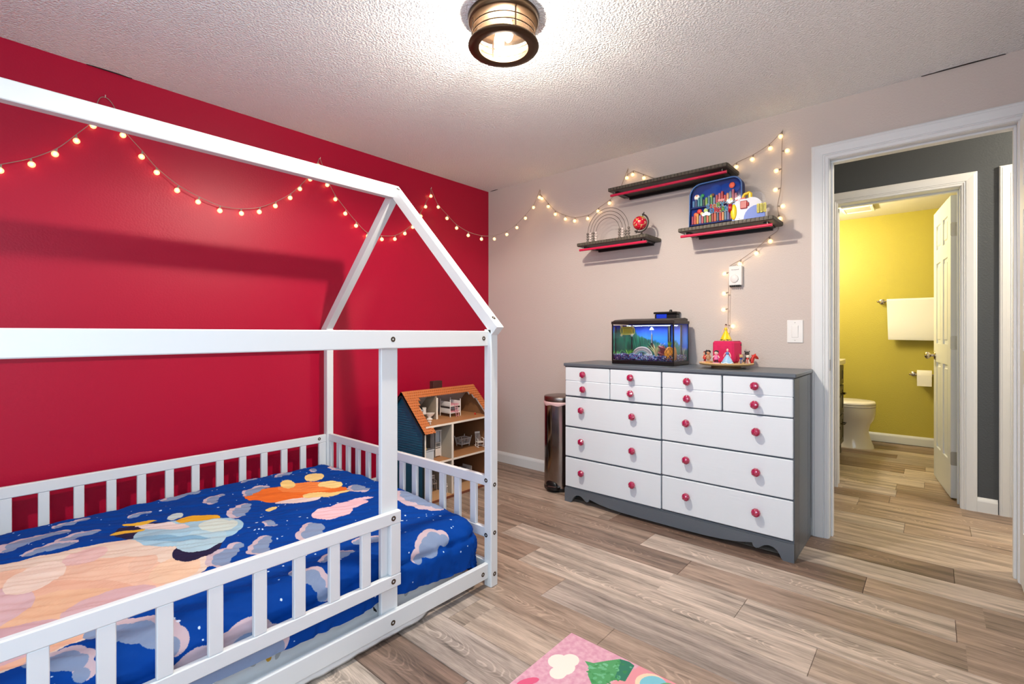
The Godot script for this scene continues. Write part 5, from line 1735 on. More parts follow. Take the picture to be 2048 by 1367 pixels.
func music_box_set() -> void:
	var c := Vector3(2.092, 0.912, 0.242)
	var wood := mat(c8(206, 168, 116), 0.5)
	var s := thing("turntable_tray", "round pale wooden turntable tray of toy figures on the dresser", "tray", c)
	put("tray", Mb.new().lathe([Vector2(0, 0.016), Vector2(0.120, 0.016), Vector2(0.139, 0.020), Vector2(0.143, 0.028), Vector2(0.140, 0.032), Vector2(0.132, 0.030), Vector2(0, 0.0295)], 44), wood, s)
	put("base", Mb.new().lathe([Vector2(0, 0), Vector2(0.078, 0), Vector2(0.078, 0.010), Vector2(0.070, 0.016), Vector2(0, 0.016)], 36), mat(c8(120, 92, 60), 0.5), s)
	var ty := c.y + 0.0297
	var q := thing("music_box", "crimson pink padded cube music box on the wooden tray", "music box", Vector3(2.087, ty, 0.205), -0.10)
	var felt := mat(c8(206, 28, 88), 0.85)
	put("cube", Mb.new().bx(Vector3(-0.060, 0.0, -0.060), Vector3(0.060, 0.122, 0.060), 0.010), felt, q)
	put("top_plate", Mb.new().bx(Vector3(-0.054, 0.1215, -0.054), Vector3(0.054, 0.1235, 0.054), 0.001), mat(c8(226, 150, 170), 0.6), q)
	var holes := Mb.new()
	for i in 9:
		for j in 8:
			if (i in [3, 4, 5] and j > 5) or (i in [0, 8] and j < 2):
				continue
			holes.ball(Vector3(-0.028 + 0.007 * i, 0.040 + 0.0075 * j, 0.060), Vector3(0.0016, 0.0016, 0.0006), 6)
	var ho := put("speaker_holes", holes, mat(c8(110, 10, 44), 0.8), q)
	ho.set_meta("kind", "stuff")
	for e in [[0.052, 0.10], [0.052, 0.02]]:
		put("side_stud", Mb.new().ball(Vector3(0.060, e[1], -e[0] + 0.01), Vector3(0.003, 0.006, 0.006), 8), black, q)
	var skin := c8(236, 196, 170)
	var a := thing("figurine", "tiny doll in a yellow ball gown standing on the pink cube", "figurine", Vector3(2.080, ty + 0.1237, 0.205), 0.0, "toy figurines on and round the pink cube")
	gown(a, 0.096, c8(232, 204, 16), c8(226, 196, 60), skin, c8(80, 40, 24), 0.030, c8(214, 184, 20))
	put("rock_base", Mb.new().lathe([Vector2(0, 0), Vector2(0.033, 0), Vector2(0.031, 0.006), Vector2(0.024, 0.014), Vector2(0.012, 0.02)], 12, true), mat(c8(70, 52, 50), 0.6), a)
	var b := thing("figurine", "tiny doll in a long pale blue gown in front of the pink cube", "figurine", Vector3(2.125, ty, 0.325), 0.0, "toy figurines on and round the pink cube")
	gown(b, 0.082, c8(150, 192, 226), c8(90, 130, 190), c8(240, 200, 190), c8(240, 190, 170), 0.030, c8(214, 230, 244))
	var d := thing("figurine", "tiny child figure in a pink dress on a pink base before the cube", "figurine", Vector3(2.071, ty, 0.340), 0.0, "toy figurines on and round the pink cube")
	toy_child(d, 0.076, c8(226, 110, 160), c8(60, 30, 40), c8(236, 196, 186), c8(40, 24, 26), c8(236, 170, 196))
	var e := thing("figurine", "tiny figure in red with reddish hair at the tray's left edge", "figurine", Vector3(1.982, ty, 0.262), -0.3, "toy figurines on and round the pink cube")
	toy_child(e, 0.066, c8(190, 40, 30), c8(150, 40, 30), c8(232, 180, 150), c8(130, 40, 24), c8(226, 190, 170))
	var f := thing("figurine", "tiny figure in a tan coat with long black hair on a sandy base", "figurine", Vector3(2.012, ty, 0.292), -0.2, "toy figurines on and round the pink cube")
	toy_child(f, 0.074, c8(170, 130, 96), c8(190, 150, 110), c8(206, 150, 110), c8(20, 18, 18), c8(214, 164, 96))
	put("long_hair", Mb.new().tube([Vector3(-0.006, 0.066, -0.006), Vector3(-0.014, 0.055, -0.002), Vector3(-0.018, 0.045, 0.002)], [0.011, 0.010, 0.003], 8), mat(c8(20, 18, 18), 0.5), f)
	var g := thing("figurine", "tiny sitting pup figure in a navy coat at the tray's front right", "figurine", Vector3(2.186, ty, 0.290), 0.15, "toy figurines on and round the pink cube")
	toy_pup(g, 0.056, c8(196, 160, 110), c8(220, 186, 140), c8(24, 54, 130))
	var h := thing("figurine", "tiny sitting white and red pup figure at the tray's right edge", "figurine", Vector3(2.206, ty, 0.245), 0.4, "toy figurines on and round the pink cube")
	toy_pup(h, 0.052, c8(230, 220, 206), c8(240, 232, 220), c8(190, 50, 36))
	var i := thing("figurine", "tiny sitting black pup figure behind the white and red one", "figurine", Vector3(2.192, ty, 0.205), 0.5, "toy figurines on and round the pink cube")
	toy_pup(i, 0.072, c8(36, 32, 34), c8(70, 60, 56), c8(60, 90, 90))
	var j := thing("figurine", "tiny red winged figure leaning out at the tray's far right", "figurine", Vector3(2.212, ty, 0.188), 0.9, "toy figurines on and round the pink cube")
	put("body", Mb.new().loft(_ellipses([[0.0, 0, 0, 0.010, 0.010], [0.012, 0, 0, 0.012, 0.011], [0.028, 0.004, 0.003, 0.011, 0.010], [0.044, 0.012, 0.006, 0.008, 0.008], [0.052, 0.018, 0.008, 0.003, 0.003]], 12)), mat(c8(206, 44, 36), 0.4), j)
	for k in [-1.0, 1.0]:
		put("wing", Mb.new().at(Vector3(0.018, 0.034, 0.008 + k * 0.010), Vector3(0.4 * k, 0, -0.7)).ball(Vector3.ZERO, Vector3(0.020, 0.006, 0.003), 10), mat(c8(214, 60, 44), 0.4), j)


# ---------------------------------------------------------------- doll's house

func dollhouse() -> void:
	var o := thing("dollhouse", "open-fronted wooden doll's house with blue siding and shingle roof on the floor", "doll's house", Vector3.ZERO)
	var xb := 0.078
	var xf := 0.520
	var za := 0.500
	var zb := 1.130
	var xm := 0.299
	var ply := mat(c8(128, 86, 52), 0.7, 0.0, {"heightmap_enabled": true, "heightmap_texture": noise_tex(noise(95, 0.03), 256), "heightmap_scale": 0.02, "uv1_triplanar": true, "uv1_scale": Vector3(3, 3, 3)})
	var oak := mat(c8(176, 122, 78), 0.6)
	var edge := mat(c8(230, 218, 204), 0.6)
	var siding := mat(c8(14, 84, 110), 0.5)
	var dark := mat(c8(26, 44, 50), 0.5)
	var paper := mat(c8(176, 168, 166), 0.8)
	var t := 0.010
	# back
	put("back_wall", Mb.new().bx(Vector3(xb, 0.0, za), Vector3(xb + t, 0.500, zb)), ply, o)
	# gable ends with clapboards outside
	for s in [0, 1]:
		var z := za if s == 0 else zb - t
		var poly := PackedVector2Array([Vector2(xb + t, 0.0), Vector2(xf, 0.0), Vector2(xf, 0.488), Vector2(xm, 0.708), Vector2(xb + t, 0.494)])
		var m := Mb.new()
		m.x.origin.z = z
		var w := put("end_wall", m.prism(poly, t), ply, o)
		var zs := zb if s == 1 else za
		var out := 1.0 if s == 1 else -1.0
		for k in 44:
			var y := 0.016 + 0.0157 * k
			var hi := y + 0.0157
			var half := 1.0 if y < 0.47 else clampf((0.700 - y) / 0.215, 0.0, 1.0)
			var l := xm - (xm - xb) * half
			var r := xm + (xf - xm) * half
			if r - l < 0.012:
				break
			var c := Mb.new()
			c.quad(Vector3(l, y, zs + out * 0.0055), Vector3(r, y, zs + out * 0.0055), Vector3(r, hi, zs + out * 0.0015), Vector3(l, hi, zs + out * 0.0015), Vector3(0, 0.25, out).normalized())
			c.quad(Vector3(l, y, zs), Vector3(r, y, zs), Vector3(r, y, zs + out * 0.0055), Vector3(l, y, zs + out * 0.0055), Vector3.DOWN)
			put("clapboard", c, siding, w)
		put("front_edge", Mb.new().bx(Vector3(xf, 0.0, z), Vector3(xf + 0.004, 0.486, z + t), 0.001), edge, o)
		put("corner_board", Mb.new().bx(Vector3(xf - 0.012, 0.0, zs if s == 1 else zs - 0.007), Vector3(xf + 0.001, 0.486, zs + 0.007 if s == 1 else zs), 0.001), dark, o)
	# floors
	put("ground_floor", Mb.new().bx(Vector3(xb + t, 0.012, za + t), Vector3(xf, 0.025, zb - t)), mat(c8(206, 160, 116), 0.6), o)
	put("base_board", Mb.new().bx(Vector3(xf - 0.012, 0.0, za), Vector3(xf + 0.003, 0.016, zb), 0.001), mat(c8(128, 72, 50), 0.6), o)
	for y in [0.262, 0.506]:
		var f := put("floor_board", Mb.new().bx(Vector3(xb + t, y - 0.010, za + t), Vector3(xf, y, zb - t)), oak, o)
		put("floor_edge", Mb.new().bx(Vector3(xf, y - 0.012, za + t), Vector3(xf + 0.004, y + 0.001, zb - t), 0.001), edge, f)
	# partitions
	for y in [[0.025, 0.250], [0.262, 0.494]]:
		var p := put("partition", Mb.new().bx(Vector3(xb + t, y[0], 0.884), Vector3(xf, y[1], 0.900)), mat(c8(170, 158, 140), 0.7), o)
		put("partition_edge", Mb.new().bx(Vector3(xf, y[0], 0.8835), Vector3(xf + 0.004, y[1], 0.9005), 0.001), edge, p)
	var ap := PackedVector2Array([Vector2(xb + 0.03, 0.506), Vector2(0.352, 0.506), Vector2(0.352, 0.652), Vector2(xm, 0.700), Vector2(xb + 0.03, 0.52)])
	var am := Mb.new()
	am.x.origin.z = 0.880
	put("attic_partition", am.prism(ap, 0.012), mat(c8(150, 132, 112), 0.7), o)
	put("attic_post", Mb.new().bx(Vector3(0.350, 0.506, 0.879), Vector3(0.356, 0.655, 0.893), 0.001), edge, o)
	# roof: the back slope whole, the front slope with the attic opening cut out
	var e := Vector2(0.246, -0.246)
	for s in [-1.0, 1.0]:
		var bas := Basis(Vector3(s * 0.7071, -0.7071, 0), Vector3(s * 0.7071, 0.7071, 0), Vector3(0, 0, -s))
		var org := Vector3(xm, 0.716, zb + 0.020 if s > 0 else za - 0.020)
		var len := 0.352
		var span := zb - za + 0.04
		# strips in (down the slope, along the ridge)
		var strips := [[0.0, 0.0, len, span]]
		if s > 0:
			strips = [[0.0, 0.0, 0.062, span], [0.062, 0.0, len, 0.072], [0.062, span - 0.060, len, span], [0.062, 0.072, 0.085, 0.110], [0.085, 0.072, 0.125, 0.088], [0.062, span - 0.10, 0.085, span - 0.06], [0.085, span - 0.075, 0.125, span - 0.06], [0.305, 0.072, len, 0.088]]
		var rm := Mb.new()
		rm.x = Transform3D(bas, org)
		var sh := Mb.new()
		sh.x = Transform3D(bas, org)
		for q in strips:
			rm.bx(Vector3(q[0], -0.008, q[1]), Vector3(q[2], 0.0, q[3]))
			var rows := int(ceil((q[2] - q[0]) / 0.0215))
			for r in rows:
				var a: float = q[0] + 0.0215 * r
				var b: float = minf(a + 0.0235, q[2] + 0.006)
				var z: float = q[1] + (0.009 if r % 2 == 0 else 0.0) - 0.009
				while z < q[3] - 0.002:
					var z1 := maxf(z, q[1]) + 0.0006
					var z2 := minf(z + 0.0172, q[3])
					if z2 - z1 > 0.002:
						var lift := 0.0012 * rng.randf()
						var tip := 0.0035
						sh.quad(Vector3(a, 0.001, z1), Vector3(a, 0.001, z2), Vector3(b - tip, 0.0048 + lift, z2), Vector3(b - tip, 0.0048 + lift, z1), Vector3(-0.15, 1, 0).normalized())
						sh.flat(Vector3(b - tip, 0.0048 + lift, z1), Vector3(b - tip, 0.0048 + lift, z2), Vector3(b, 0.005 + lift, (z1 + z2) / 2), Vector3(-0.1, 1, 0).normalized())
						sh.quad(Vector3(b - tip, 0.0, z1), Vector3(b, 0.0, (z1 + z2) / 2), Vector3(b, 0.005 + lift, (z1 + z2) / 2), Vector3(b - tip, 0.0048 + lift, z1), Vector3(1, 0, -0.4).normalized())
						sh.quad(Vector3(b - tip, 0.0, z2), Vector3(b, 0.0, (z1 + z2) / 2), Vector3(b, 0.005 + lift, (z1 + z2) / 2), Vector3(b - tip, 0.0048 + lift, z2), Vector3(1, 0, 0.4).normalized())
					z += 0.0178
		var slope := put("roof_slope", rm, paper, o)
		var so := put("shingles", sh, mat(c8(196, 112, 58), 0.75), slope)
		so.set_meta("kind", "stuff")
		var barge := Mb.new()
		barge.x = Transform3D(bas, org)
		for q in [0.0, span - 0.008]:
			barge.bx(Vector3(0.0, -0.022, q if s > 0 else q), Vector3(len, 0.001, q + 0.008))
		put("bargeboard", barge, dark, slope)
	put("chimney", Mb.new().bx(Vector3(0.235, 0.690, 0.772), Vector3(0.277, 0.764, 0.856), 0.002), mat(c8(70, 30, 24), 0.7), o)
	tiny_furniture()


func tiny(called: String, label: String, at: Vector3, turn := 0.0) -> Node3D:
	return thing(called, label, "miniature", at, turn, "doll's house miniatures")


func tiny_furniture() -> void:
	var w := mat(c8(232, 222, 214), 0.5)
	var grey := mat(c8(190, 196, 204), 0.5)
	var pink := mat(c8(220, 150, 160), 0.6)
	var y := 0.5062
	# attic
	var a := tiny("miniature_toilet", "tiny white toilet in the doll's house attic", Vector3(0.318, y, 0.925), 2.5)
	put("bowl", Mb.new().loft(_ellipses([[0.0, 0, 0, 0.018, 0.022], [0.006, 0, 0, 0.017, 0.020], [0.016, 0, 0, 0.009, 0.010], [0.030, 0, 0.004, 0.020, 0.026], [0.042, 0, 0.006, 0.024, 0.032], [0.045, 0, 0.006, 0.025, 0.033]])), w, a)
	put("tank", Mb.new().bx(Vector3(-0.023, 0.038, -0.048), Vector3(0.023, 0.078, -0.024), 0.003), w, a)
	put("lid", Mb.new().bx(Vector3(-0.025, 0.078, -0.050), Vector3(0.025, 0.083, -0.022), 0.002), w, a)
	var st := tiny("miniature_stool", "tiny white three-legged stool at the attic's front edge", Vector3(0.475, y, 1.052))
	put("seat", Mb.new().lathe([Vector2(0, 0.020), Vector2(0.013, 0.020), Vector2(0.014, 0.022), Vector2(0.013, 0.025), Vector2(0, 0.025)], 16), w, st)
	for i in 3:
		var f := TAU * i / 3 + 0.4
		put("leg", Mb.new().tube([Vector3(cos(f) * 0.008, 0.021, sin(f) * 0.008), Vector3(cos(f) * 0.014, 0.0, sin(f) * 0.014)], 0.002, 6), w, st)
	var si := tiny("miniature_washbasin", "tiny white pedestal washbasin at the attic's left", Vector3(0.30, y, 1.000))
	put("pedestal", Mb.new().lathe([Vector2(0, 0), Vector2(0.014, 0), Vector2(0.008, 0.02), Vector2(0.008, 0.045), Vector2(0.016, 0.055), Vector2(0, 0.055)], 14), grey, si)
	put("basin", Mb.new().lathe([Vector2(0.012, 0.052), Vector2(0.026, 0.060), Vector2(0.030, 0.072), Vector2(0.027, 0.074), Vector2(0.016, 0.062), Vector2(0, 0.060)], 18), grey, si)
	var mi := tiny("miniature_mirror", "tiny white curved mirror frame under the attic roof", Vector3(0.372, y + 0.058, 1.067), 0.6)
	var mp := []
	for i in 9:
		var f := lerpf(-1.1, 1.1, i / 8.0)
		mp.append(Vector3(cos(f) * 0.02, sin(f) * 0.026 + 0.02, 0))
	put("frame", Mb.new().tube(mp, 0.0035, 6), w, mi)
	put("post", Mb.new().tube([Vector3(0.008, -0.058, 0), Vector3(0.009, -0.002, 0)], 0.002, 6), w, mi)
	var b := tiny("miniature_bunk_bed", "tiny white bunk bed with a pink ladder in the attic", Vector3(0.308, y, 0.722), 0.0)
	for q in [[-0.055, -0.048], [0.055, -0.048], [-0.055, 0.050], [0.055, 0.050]]:
		put("bed_post", Mb.new().tube([Vector3(q[0], 0, q[1]), Vector3(q[0], 0.118, q[1])], 0.0032, 8).ball(Vector3(q[0], 0.120, q[1]), Vector3.ONE * 0.0045, 8), w, b)
	for h in [0.024, 0.074]:
		put("bunk", Mb.new().bx(Vector3(-0.053, h, -0.047), Vector3(0.053, h + 0.007, 0.049), 0.001), w, b)
		put("mattress", Mb.new().bx(Vector3(-0.049, h + 0.007, -0.043), Vector3(0.049, h + 0.014, 0.045), 0.003), pink, b)
		for z in [-0.048, 0.050]:
			put("headboard", Mb.new().bx(Vector3(-0.053, h + 0.008, z - 0.0015), Vector3(0.053, h + 0.036, z + 0.0015), 0.001), w, b)
	for s in [-1.0, 1.0]:
		put("ladder_rail", Mb.new().tube([Vector3(0.078, 0.0, s * 0.011), Vector3(0.058, 0.098, s * 0.011)], 0.002, 6), pink, b)
	for i in 5:
		var f := (i + 0.6) / 5.4
		put("ladder_rung", Mb.new().tube([Vector3(0.078 - 0.020 * f, 0.098 * f, -0.011), Vector3(0.078 - 0.020 * f, 0.098 * f, 0.011)], 0.0016, 6), pink, b)
	var rt := tiny("miniature_toy", "tiny red toy on the attic floor by the roof's right side", Vector3(0.412, y, 0.572))
	put("block", Mb.new().bx(Vector3(-0.006, 0, -0.006), Vector3(0.006, 0.010, 0.006), 0.002), mat(c8(196, 40, 30), 0.4), rt)
	put("knob", Mb.new().ball(Vector3(0, 0.013, 0), Vector3.ONE * 0.004, 8), mat(c8(206, 60, 40), 0.4), rt)
	# middle floor
	y = 0.2622
	var ch := tiny("miniature_chest", "tiny pale grey chest by the doll's house's left wall", Vector3(0.452, y, 1.066))
	put("case", Mb.new().bx(Vector3(-0.030, 0.004, -0.050), Vector3(0.024, 0.070, 0.044), 0.002), grey, ch)
	put("lid", Mb.new().bx(Vector3(-0.033, 0.070, -0.054), Vector3(0.028, 0.076, 0.048), 0.002), grey, ch)
	var du := tiny("miniature_duck", "tiny yellow duck on top of the pale grey chest", Vector3(0.455, y + 0.0762, 1.070), 0.6)
	put("body", Mb.new().ball(Vector3(0, 0.009, 0), Vector3(0.009, 0.008, 0.012), 12), mat(c8(236, 206, 70), 0.5), du)
	put("head", Mb.new().ball(Vector3(0, 0.020, 0.006), Vector3.ONE * 0.006, 10), mat(c8(236, 206, 70), 0.5), du)
	put("beak", Mb.new().ball(Vector3(0, 0.019, 0.012), Vector3(0.003, 0.0018, 0.004), 8), mat(c8(230, 130, 40), 0.5), du)
	var hu := tiny("miniature_hutch", "tall tiny white open hutch against the middle partition", Vector3(0.392, y, 0.936))
	put("back", Mb.new().bx(Vector3(-0.030, 0, 0.018), Vector3(0.026, 0.178, 0.022)), w, hu)
	for z in [-0.034, 0.016]:
		put("side", Mb.new().bx(Vector3(0.018, 0, z), Vector3(0.026, 0.180, z + 0.006), 0.001), w, hu)
	put("side", Mb.new().bx(Vector3(-0.030, 0, -0.034), Vector3(-0.024, 0.180, 0.022), 0.001), w, hu)
	put("top", Mb.new().bx(Vector3(-0.032, 0.176, -0.036), Vector3(0.028, 0.183, 0.024), 0.001), w, hu)
	for h in [0.064, 0.094]:
		put("shelf", Mb.new().bx(Vector3(-0.024, h, -0.028), Vector3(0.024, h + 0.004, 0.018)), w, hu)
	put("cupboard", Mb.new().bx(Vector3(-0.024, 0.006, -0.028), Vector3(0.024, 0.056, 0.016), 0.001), w, hu)
	for i in 4:
		put("spindle", Mb.new().tube([Vector3(0.022, 0.068, -0.024 + 0.011 * i), Vector3(0.022, 0.094, -0.024 + 0.011 * i)], 0.0014, 6), w, hu)
	put("glass_door", Mb.new().bx(Vector3(0.014, 0.100, -0.026), Vector3(0.016, 0.172, 0.014)), grey, hu)
	var cr := tiny("miniature_cradle", "tiny white slatted cradle on the doll's house middle floor", Vector3(0.300, y, 0.588), 0.0)
	for s in [-1.0, 1.0]:
		for q in [-1.0, 1.0]:
			put("corner_post", Mb.new().tube([Vector3(s * 0.028, 0.0, q * 0.036), Vector3(s * 0.038, 0.070, q * 0.050)], 0.0024, 6).ball(Vector3(s * 0.0385, 0.073, q * 0.051), Vector3.ONE * 0.0035, 8), w, cr)
		put("side_rail", Mb.new().tube([Vector3(s * 0.036, 0.060, -0.047), Vector3(s * 0.036, 0.060, 0.047)], 0.0024, 6), w, cr)
		put("side_rail", Mb.new().tube([Vector3(s * 0.030, 0.016, -0.039), Vector3(s * 0.030, 0.016, 0.039)], 0.0024, 6), w, cr)
		put("end_rail", Mb.new().tube([Vector3(-0.036, 0.060, s * 0.047), Vector3(0.036, 0.060, s * 0.047)], 0.0024, 6), w, cr)
		put("end_rail", Mb.new().tube([Vector3(-0.030, 0.016, s * 0.039), Vector3(0.030, 0.016, s * 0.039)], 0.0024, 6), w, cr)
		for i in 7:
			var u := -0.84 + 0.28 * i
			put("slat", Mb.new().tube([Vector3(s * 0.030, 0.016, u * 0.039), Vector3(s * 0.036, 0.060, u * 0.047)], 0.0015, 6), w, cr)
		for i in 5:
			var u := -0.66 + 0.33 * i
			put("slat", Mb.new().tube([Vector3(u * 0.030, 0.016, s * 0.039), Vector3(u * 0.036, 0.060, s * 0.047)], 0.0015, 6), w, cr)
	put("mattress", Mb.new().bx(Vector3(-0.028, 0.014, -0.037), Vector3(0.028, 0.024, 0.037), 0.004), grey, cr)
	var rk := tiny("miniature_rocking_chair", "tiny white rocking chair in front of the cradle", Vector3(0.425, y, 0.536), 1.15)
	put("seat", Mb.new().bx(Vector3(-0.026, 0.036, -0.024), Vector3(0.026, 0.041, 0.026), 0.002), w, rk)
	for s in [-1.0, 1.0]:
		put("rocker", Mb.new().tube([Vector3(s * 0.023, 0.010, -0.042), Vector3(s * 0.023, 0.003, -0.015), Vector3(s * 0.023, 0.003, 0.018), Vector3(s * 0.023, 0.008, 0.042)], 0.0026, 6), w, rk)
		put("leg", Mb.new().tube([Vector3(s * 0.022, 0.004, 0.020), Vector3(s * 0.022, 0.062, 0.022)], 0.0022, 6), w, rk)
		put("leg", Mb.new().tube([Vector3(s * 0.022, 0.004, -0.020), Vector3(s * 0.022, 0.108, -0.036)], 0.0026, 6), w, rk)
		put("arm", Mb.new().tube([Vector3(s * 0.022, 0.068, -0.028), Vector3(s * 0.025, 0.063, 0.026)], 0.003, 6), w, rk)
	put("crest", Mb.new().bx(Vector3(-0.026, 0.096, -0.039), Vector3(0.026, 0.110, -0.034), 0.002), w, rk)
	for i in 5:
		put("spindle", Mb.new().tube([Vector3(-0.014 + 0.007 * i, 0.042, -0.023), Vector3(-0.014 + 0.007 * i, 0.098, -0.036)], 0.0014, 6), w, rk)
	for z in [0.020, -0.020]:
		put("stretcher", Mb.new().tube([Vector3(-0.022, 0.018, z), Vector3(0.022, 0.018, z)], 0.0016, 6), w, rk)
	var bu := tiny("miniature_bundle", "tiny grey cloth bundle on the middle floor behind the cradle", Vector3(0.22, y, 0.735))
	put("cloth", Mb.new().ball(Vector3(0, 0.014, 0), Vector3(0.03, 0.014, 0.035), 14), grey, bu)
	# ground floor
	y = 0.0252
	var kc := tiny("miniature_high_chair", "tiny white high-backed chair left on the doll's house ground floor", Vector3(0.370, y, 0.930), 1.3)
	tiny_chair(kc, w, 0.030, 0.046, 0.098)
	var kb := tiny("miniature_chair", "tiny white chair with stepped back near the ground floor partition", Vector3(0.480, y, 0.924), 1.8)
	tiny_chair(kb, w, 0.024, 0.044, 0.092)
	var be := tiny("miniature_bed", "tiny grey-covered bed in the doll's house lower right room", Vector3(0.30, y, 0.640))
	put("frame", Mb.new().bx(Vector3(-0.05, 0.018, -0.095), Vector3(0.05, 0.030, 0.075), 0.002), w, be)
	put("cover", Mb.new().bx(Vector3(-0.052, 0.030, -0.085), Vector3(0.052, 0.075, 0.060), 0.018), grey, be)
	for z in [-0.095, 0.075]:
		put("end_board", Mb.new().bx(Vector3(-0.05, 0, z - 0.003), Vector3(0.05, 0.085, z + 0.003), 0.002), w, be)
	var dl := tiny("miniature_doll", "tiny doll in black sitting on the grey-covered doll's bed", Vector3(0.30, y + 0.0755, 0.690), 1.4)
	put("dress", Mb.new().lathe([Vector2(0, 0), Vector2(0.018, 0), Vector2(0.016, 0.012), Vector2(0.009, 0.034), Vector2(0.005, 0.038), Vector2(0, 0.038)], 14), black, dl)
	put("head", Mb.new().ball(Vector3(0, 0.047, 0), Vector3(0.009, 0.010, 0.009), 12), mat(c8(226, 190, 170), 0.5), dl)
	for s in [-1.0, 1.0]:
		put("arm", Mb.new().tube([Vector3(s * 0.008, 0.033, 0), Vector3(s * 0.014, 0.020, 0.008)], 0.003, 6), black, dl)


func tiny_chair(o: Node3D, m: Material, w: float, seat: float, h: float) -> void:
	put("seat", Mb.new().bx(Vector3(-w / 2 - 0.002, seat, -w / 2 - 0.002), Vector3(w / 2 + 0.002, seat + 0.004, w / 2 + 0.004), 0.001), m, o)
	for s in [-1.0, 1.0]:
		put("leg", Mb.new().tube([Vector3(s * w * 0.55, 0, w * 0.55), Vector3(s * w * 0.42, seat, w * 0.42)], 0.0022, 6), m, o)
		put("leg", Mb.new().tube([Vector3(s * w * 0.55, 0, -w * 0.55), Vector3(s * w * 0.42, seat, -w * 0.45), Vector3(s * w * 0.42, h, -w * 0.60)], 0.0024, 6), m, o)
		put("arm", Mb.new().tube([Vector3(s * w * 0.45, seat + 0.022, -w * 0.5), Vector3(s * w * 0.48, seat + 0.020, w * 0.4), Vector3(s * w * 0.45, seat + 0.003, w * 0.4)], 0.0018, 6), m, o)
	for f in [0.62, 0.95]:
		put("back_rail", Mb.new().bx(Vector3(-w * 0.46, lerpf(seat, h, f) - 0.005, -w * 0.62), Vector3(w * 0.46, lerpf(seat, h, f) + 0.005, -w * 0.50), 0.001), m, o)
	for i in 3:
		put("spindle", Mb.new().tube([Vector3((i - 1) * w * 0.25, seat + 0.003, -w * 0.46), Vector3((i - 1) * w * 0.25, h - 0.006, -w * 0.57)], 0.0014, 6), m, o)


# ---------------------------------------------------------------- bin, switch, thermostat, rug

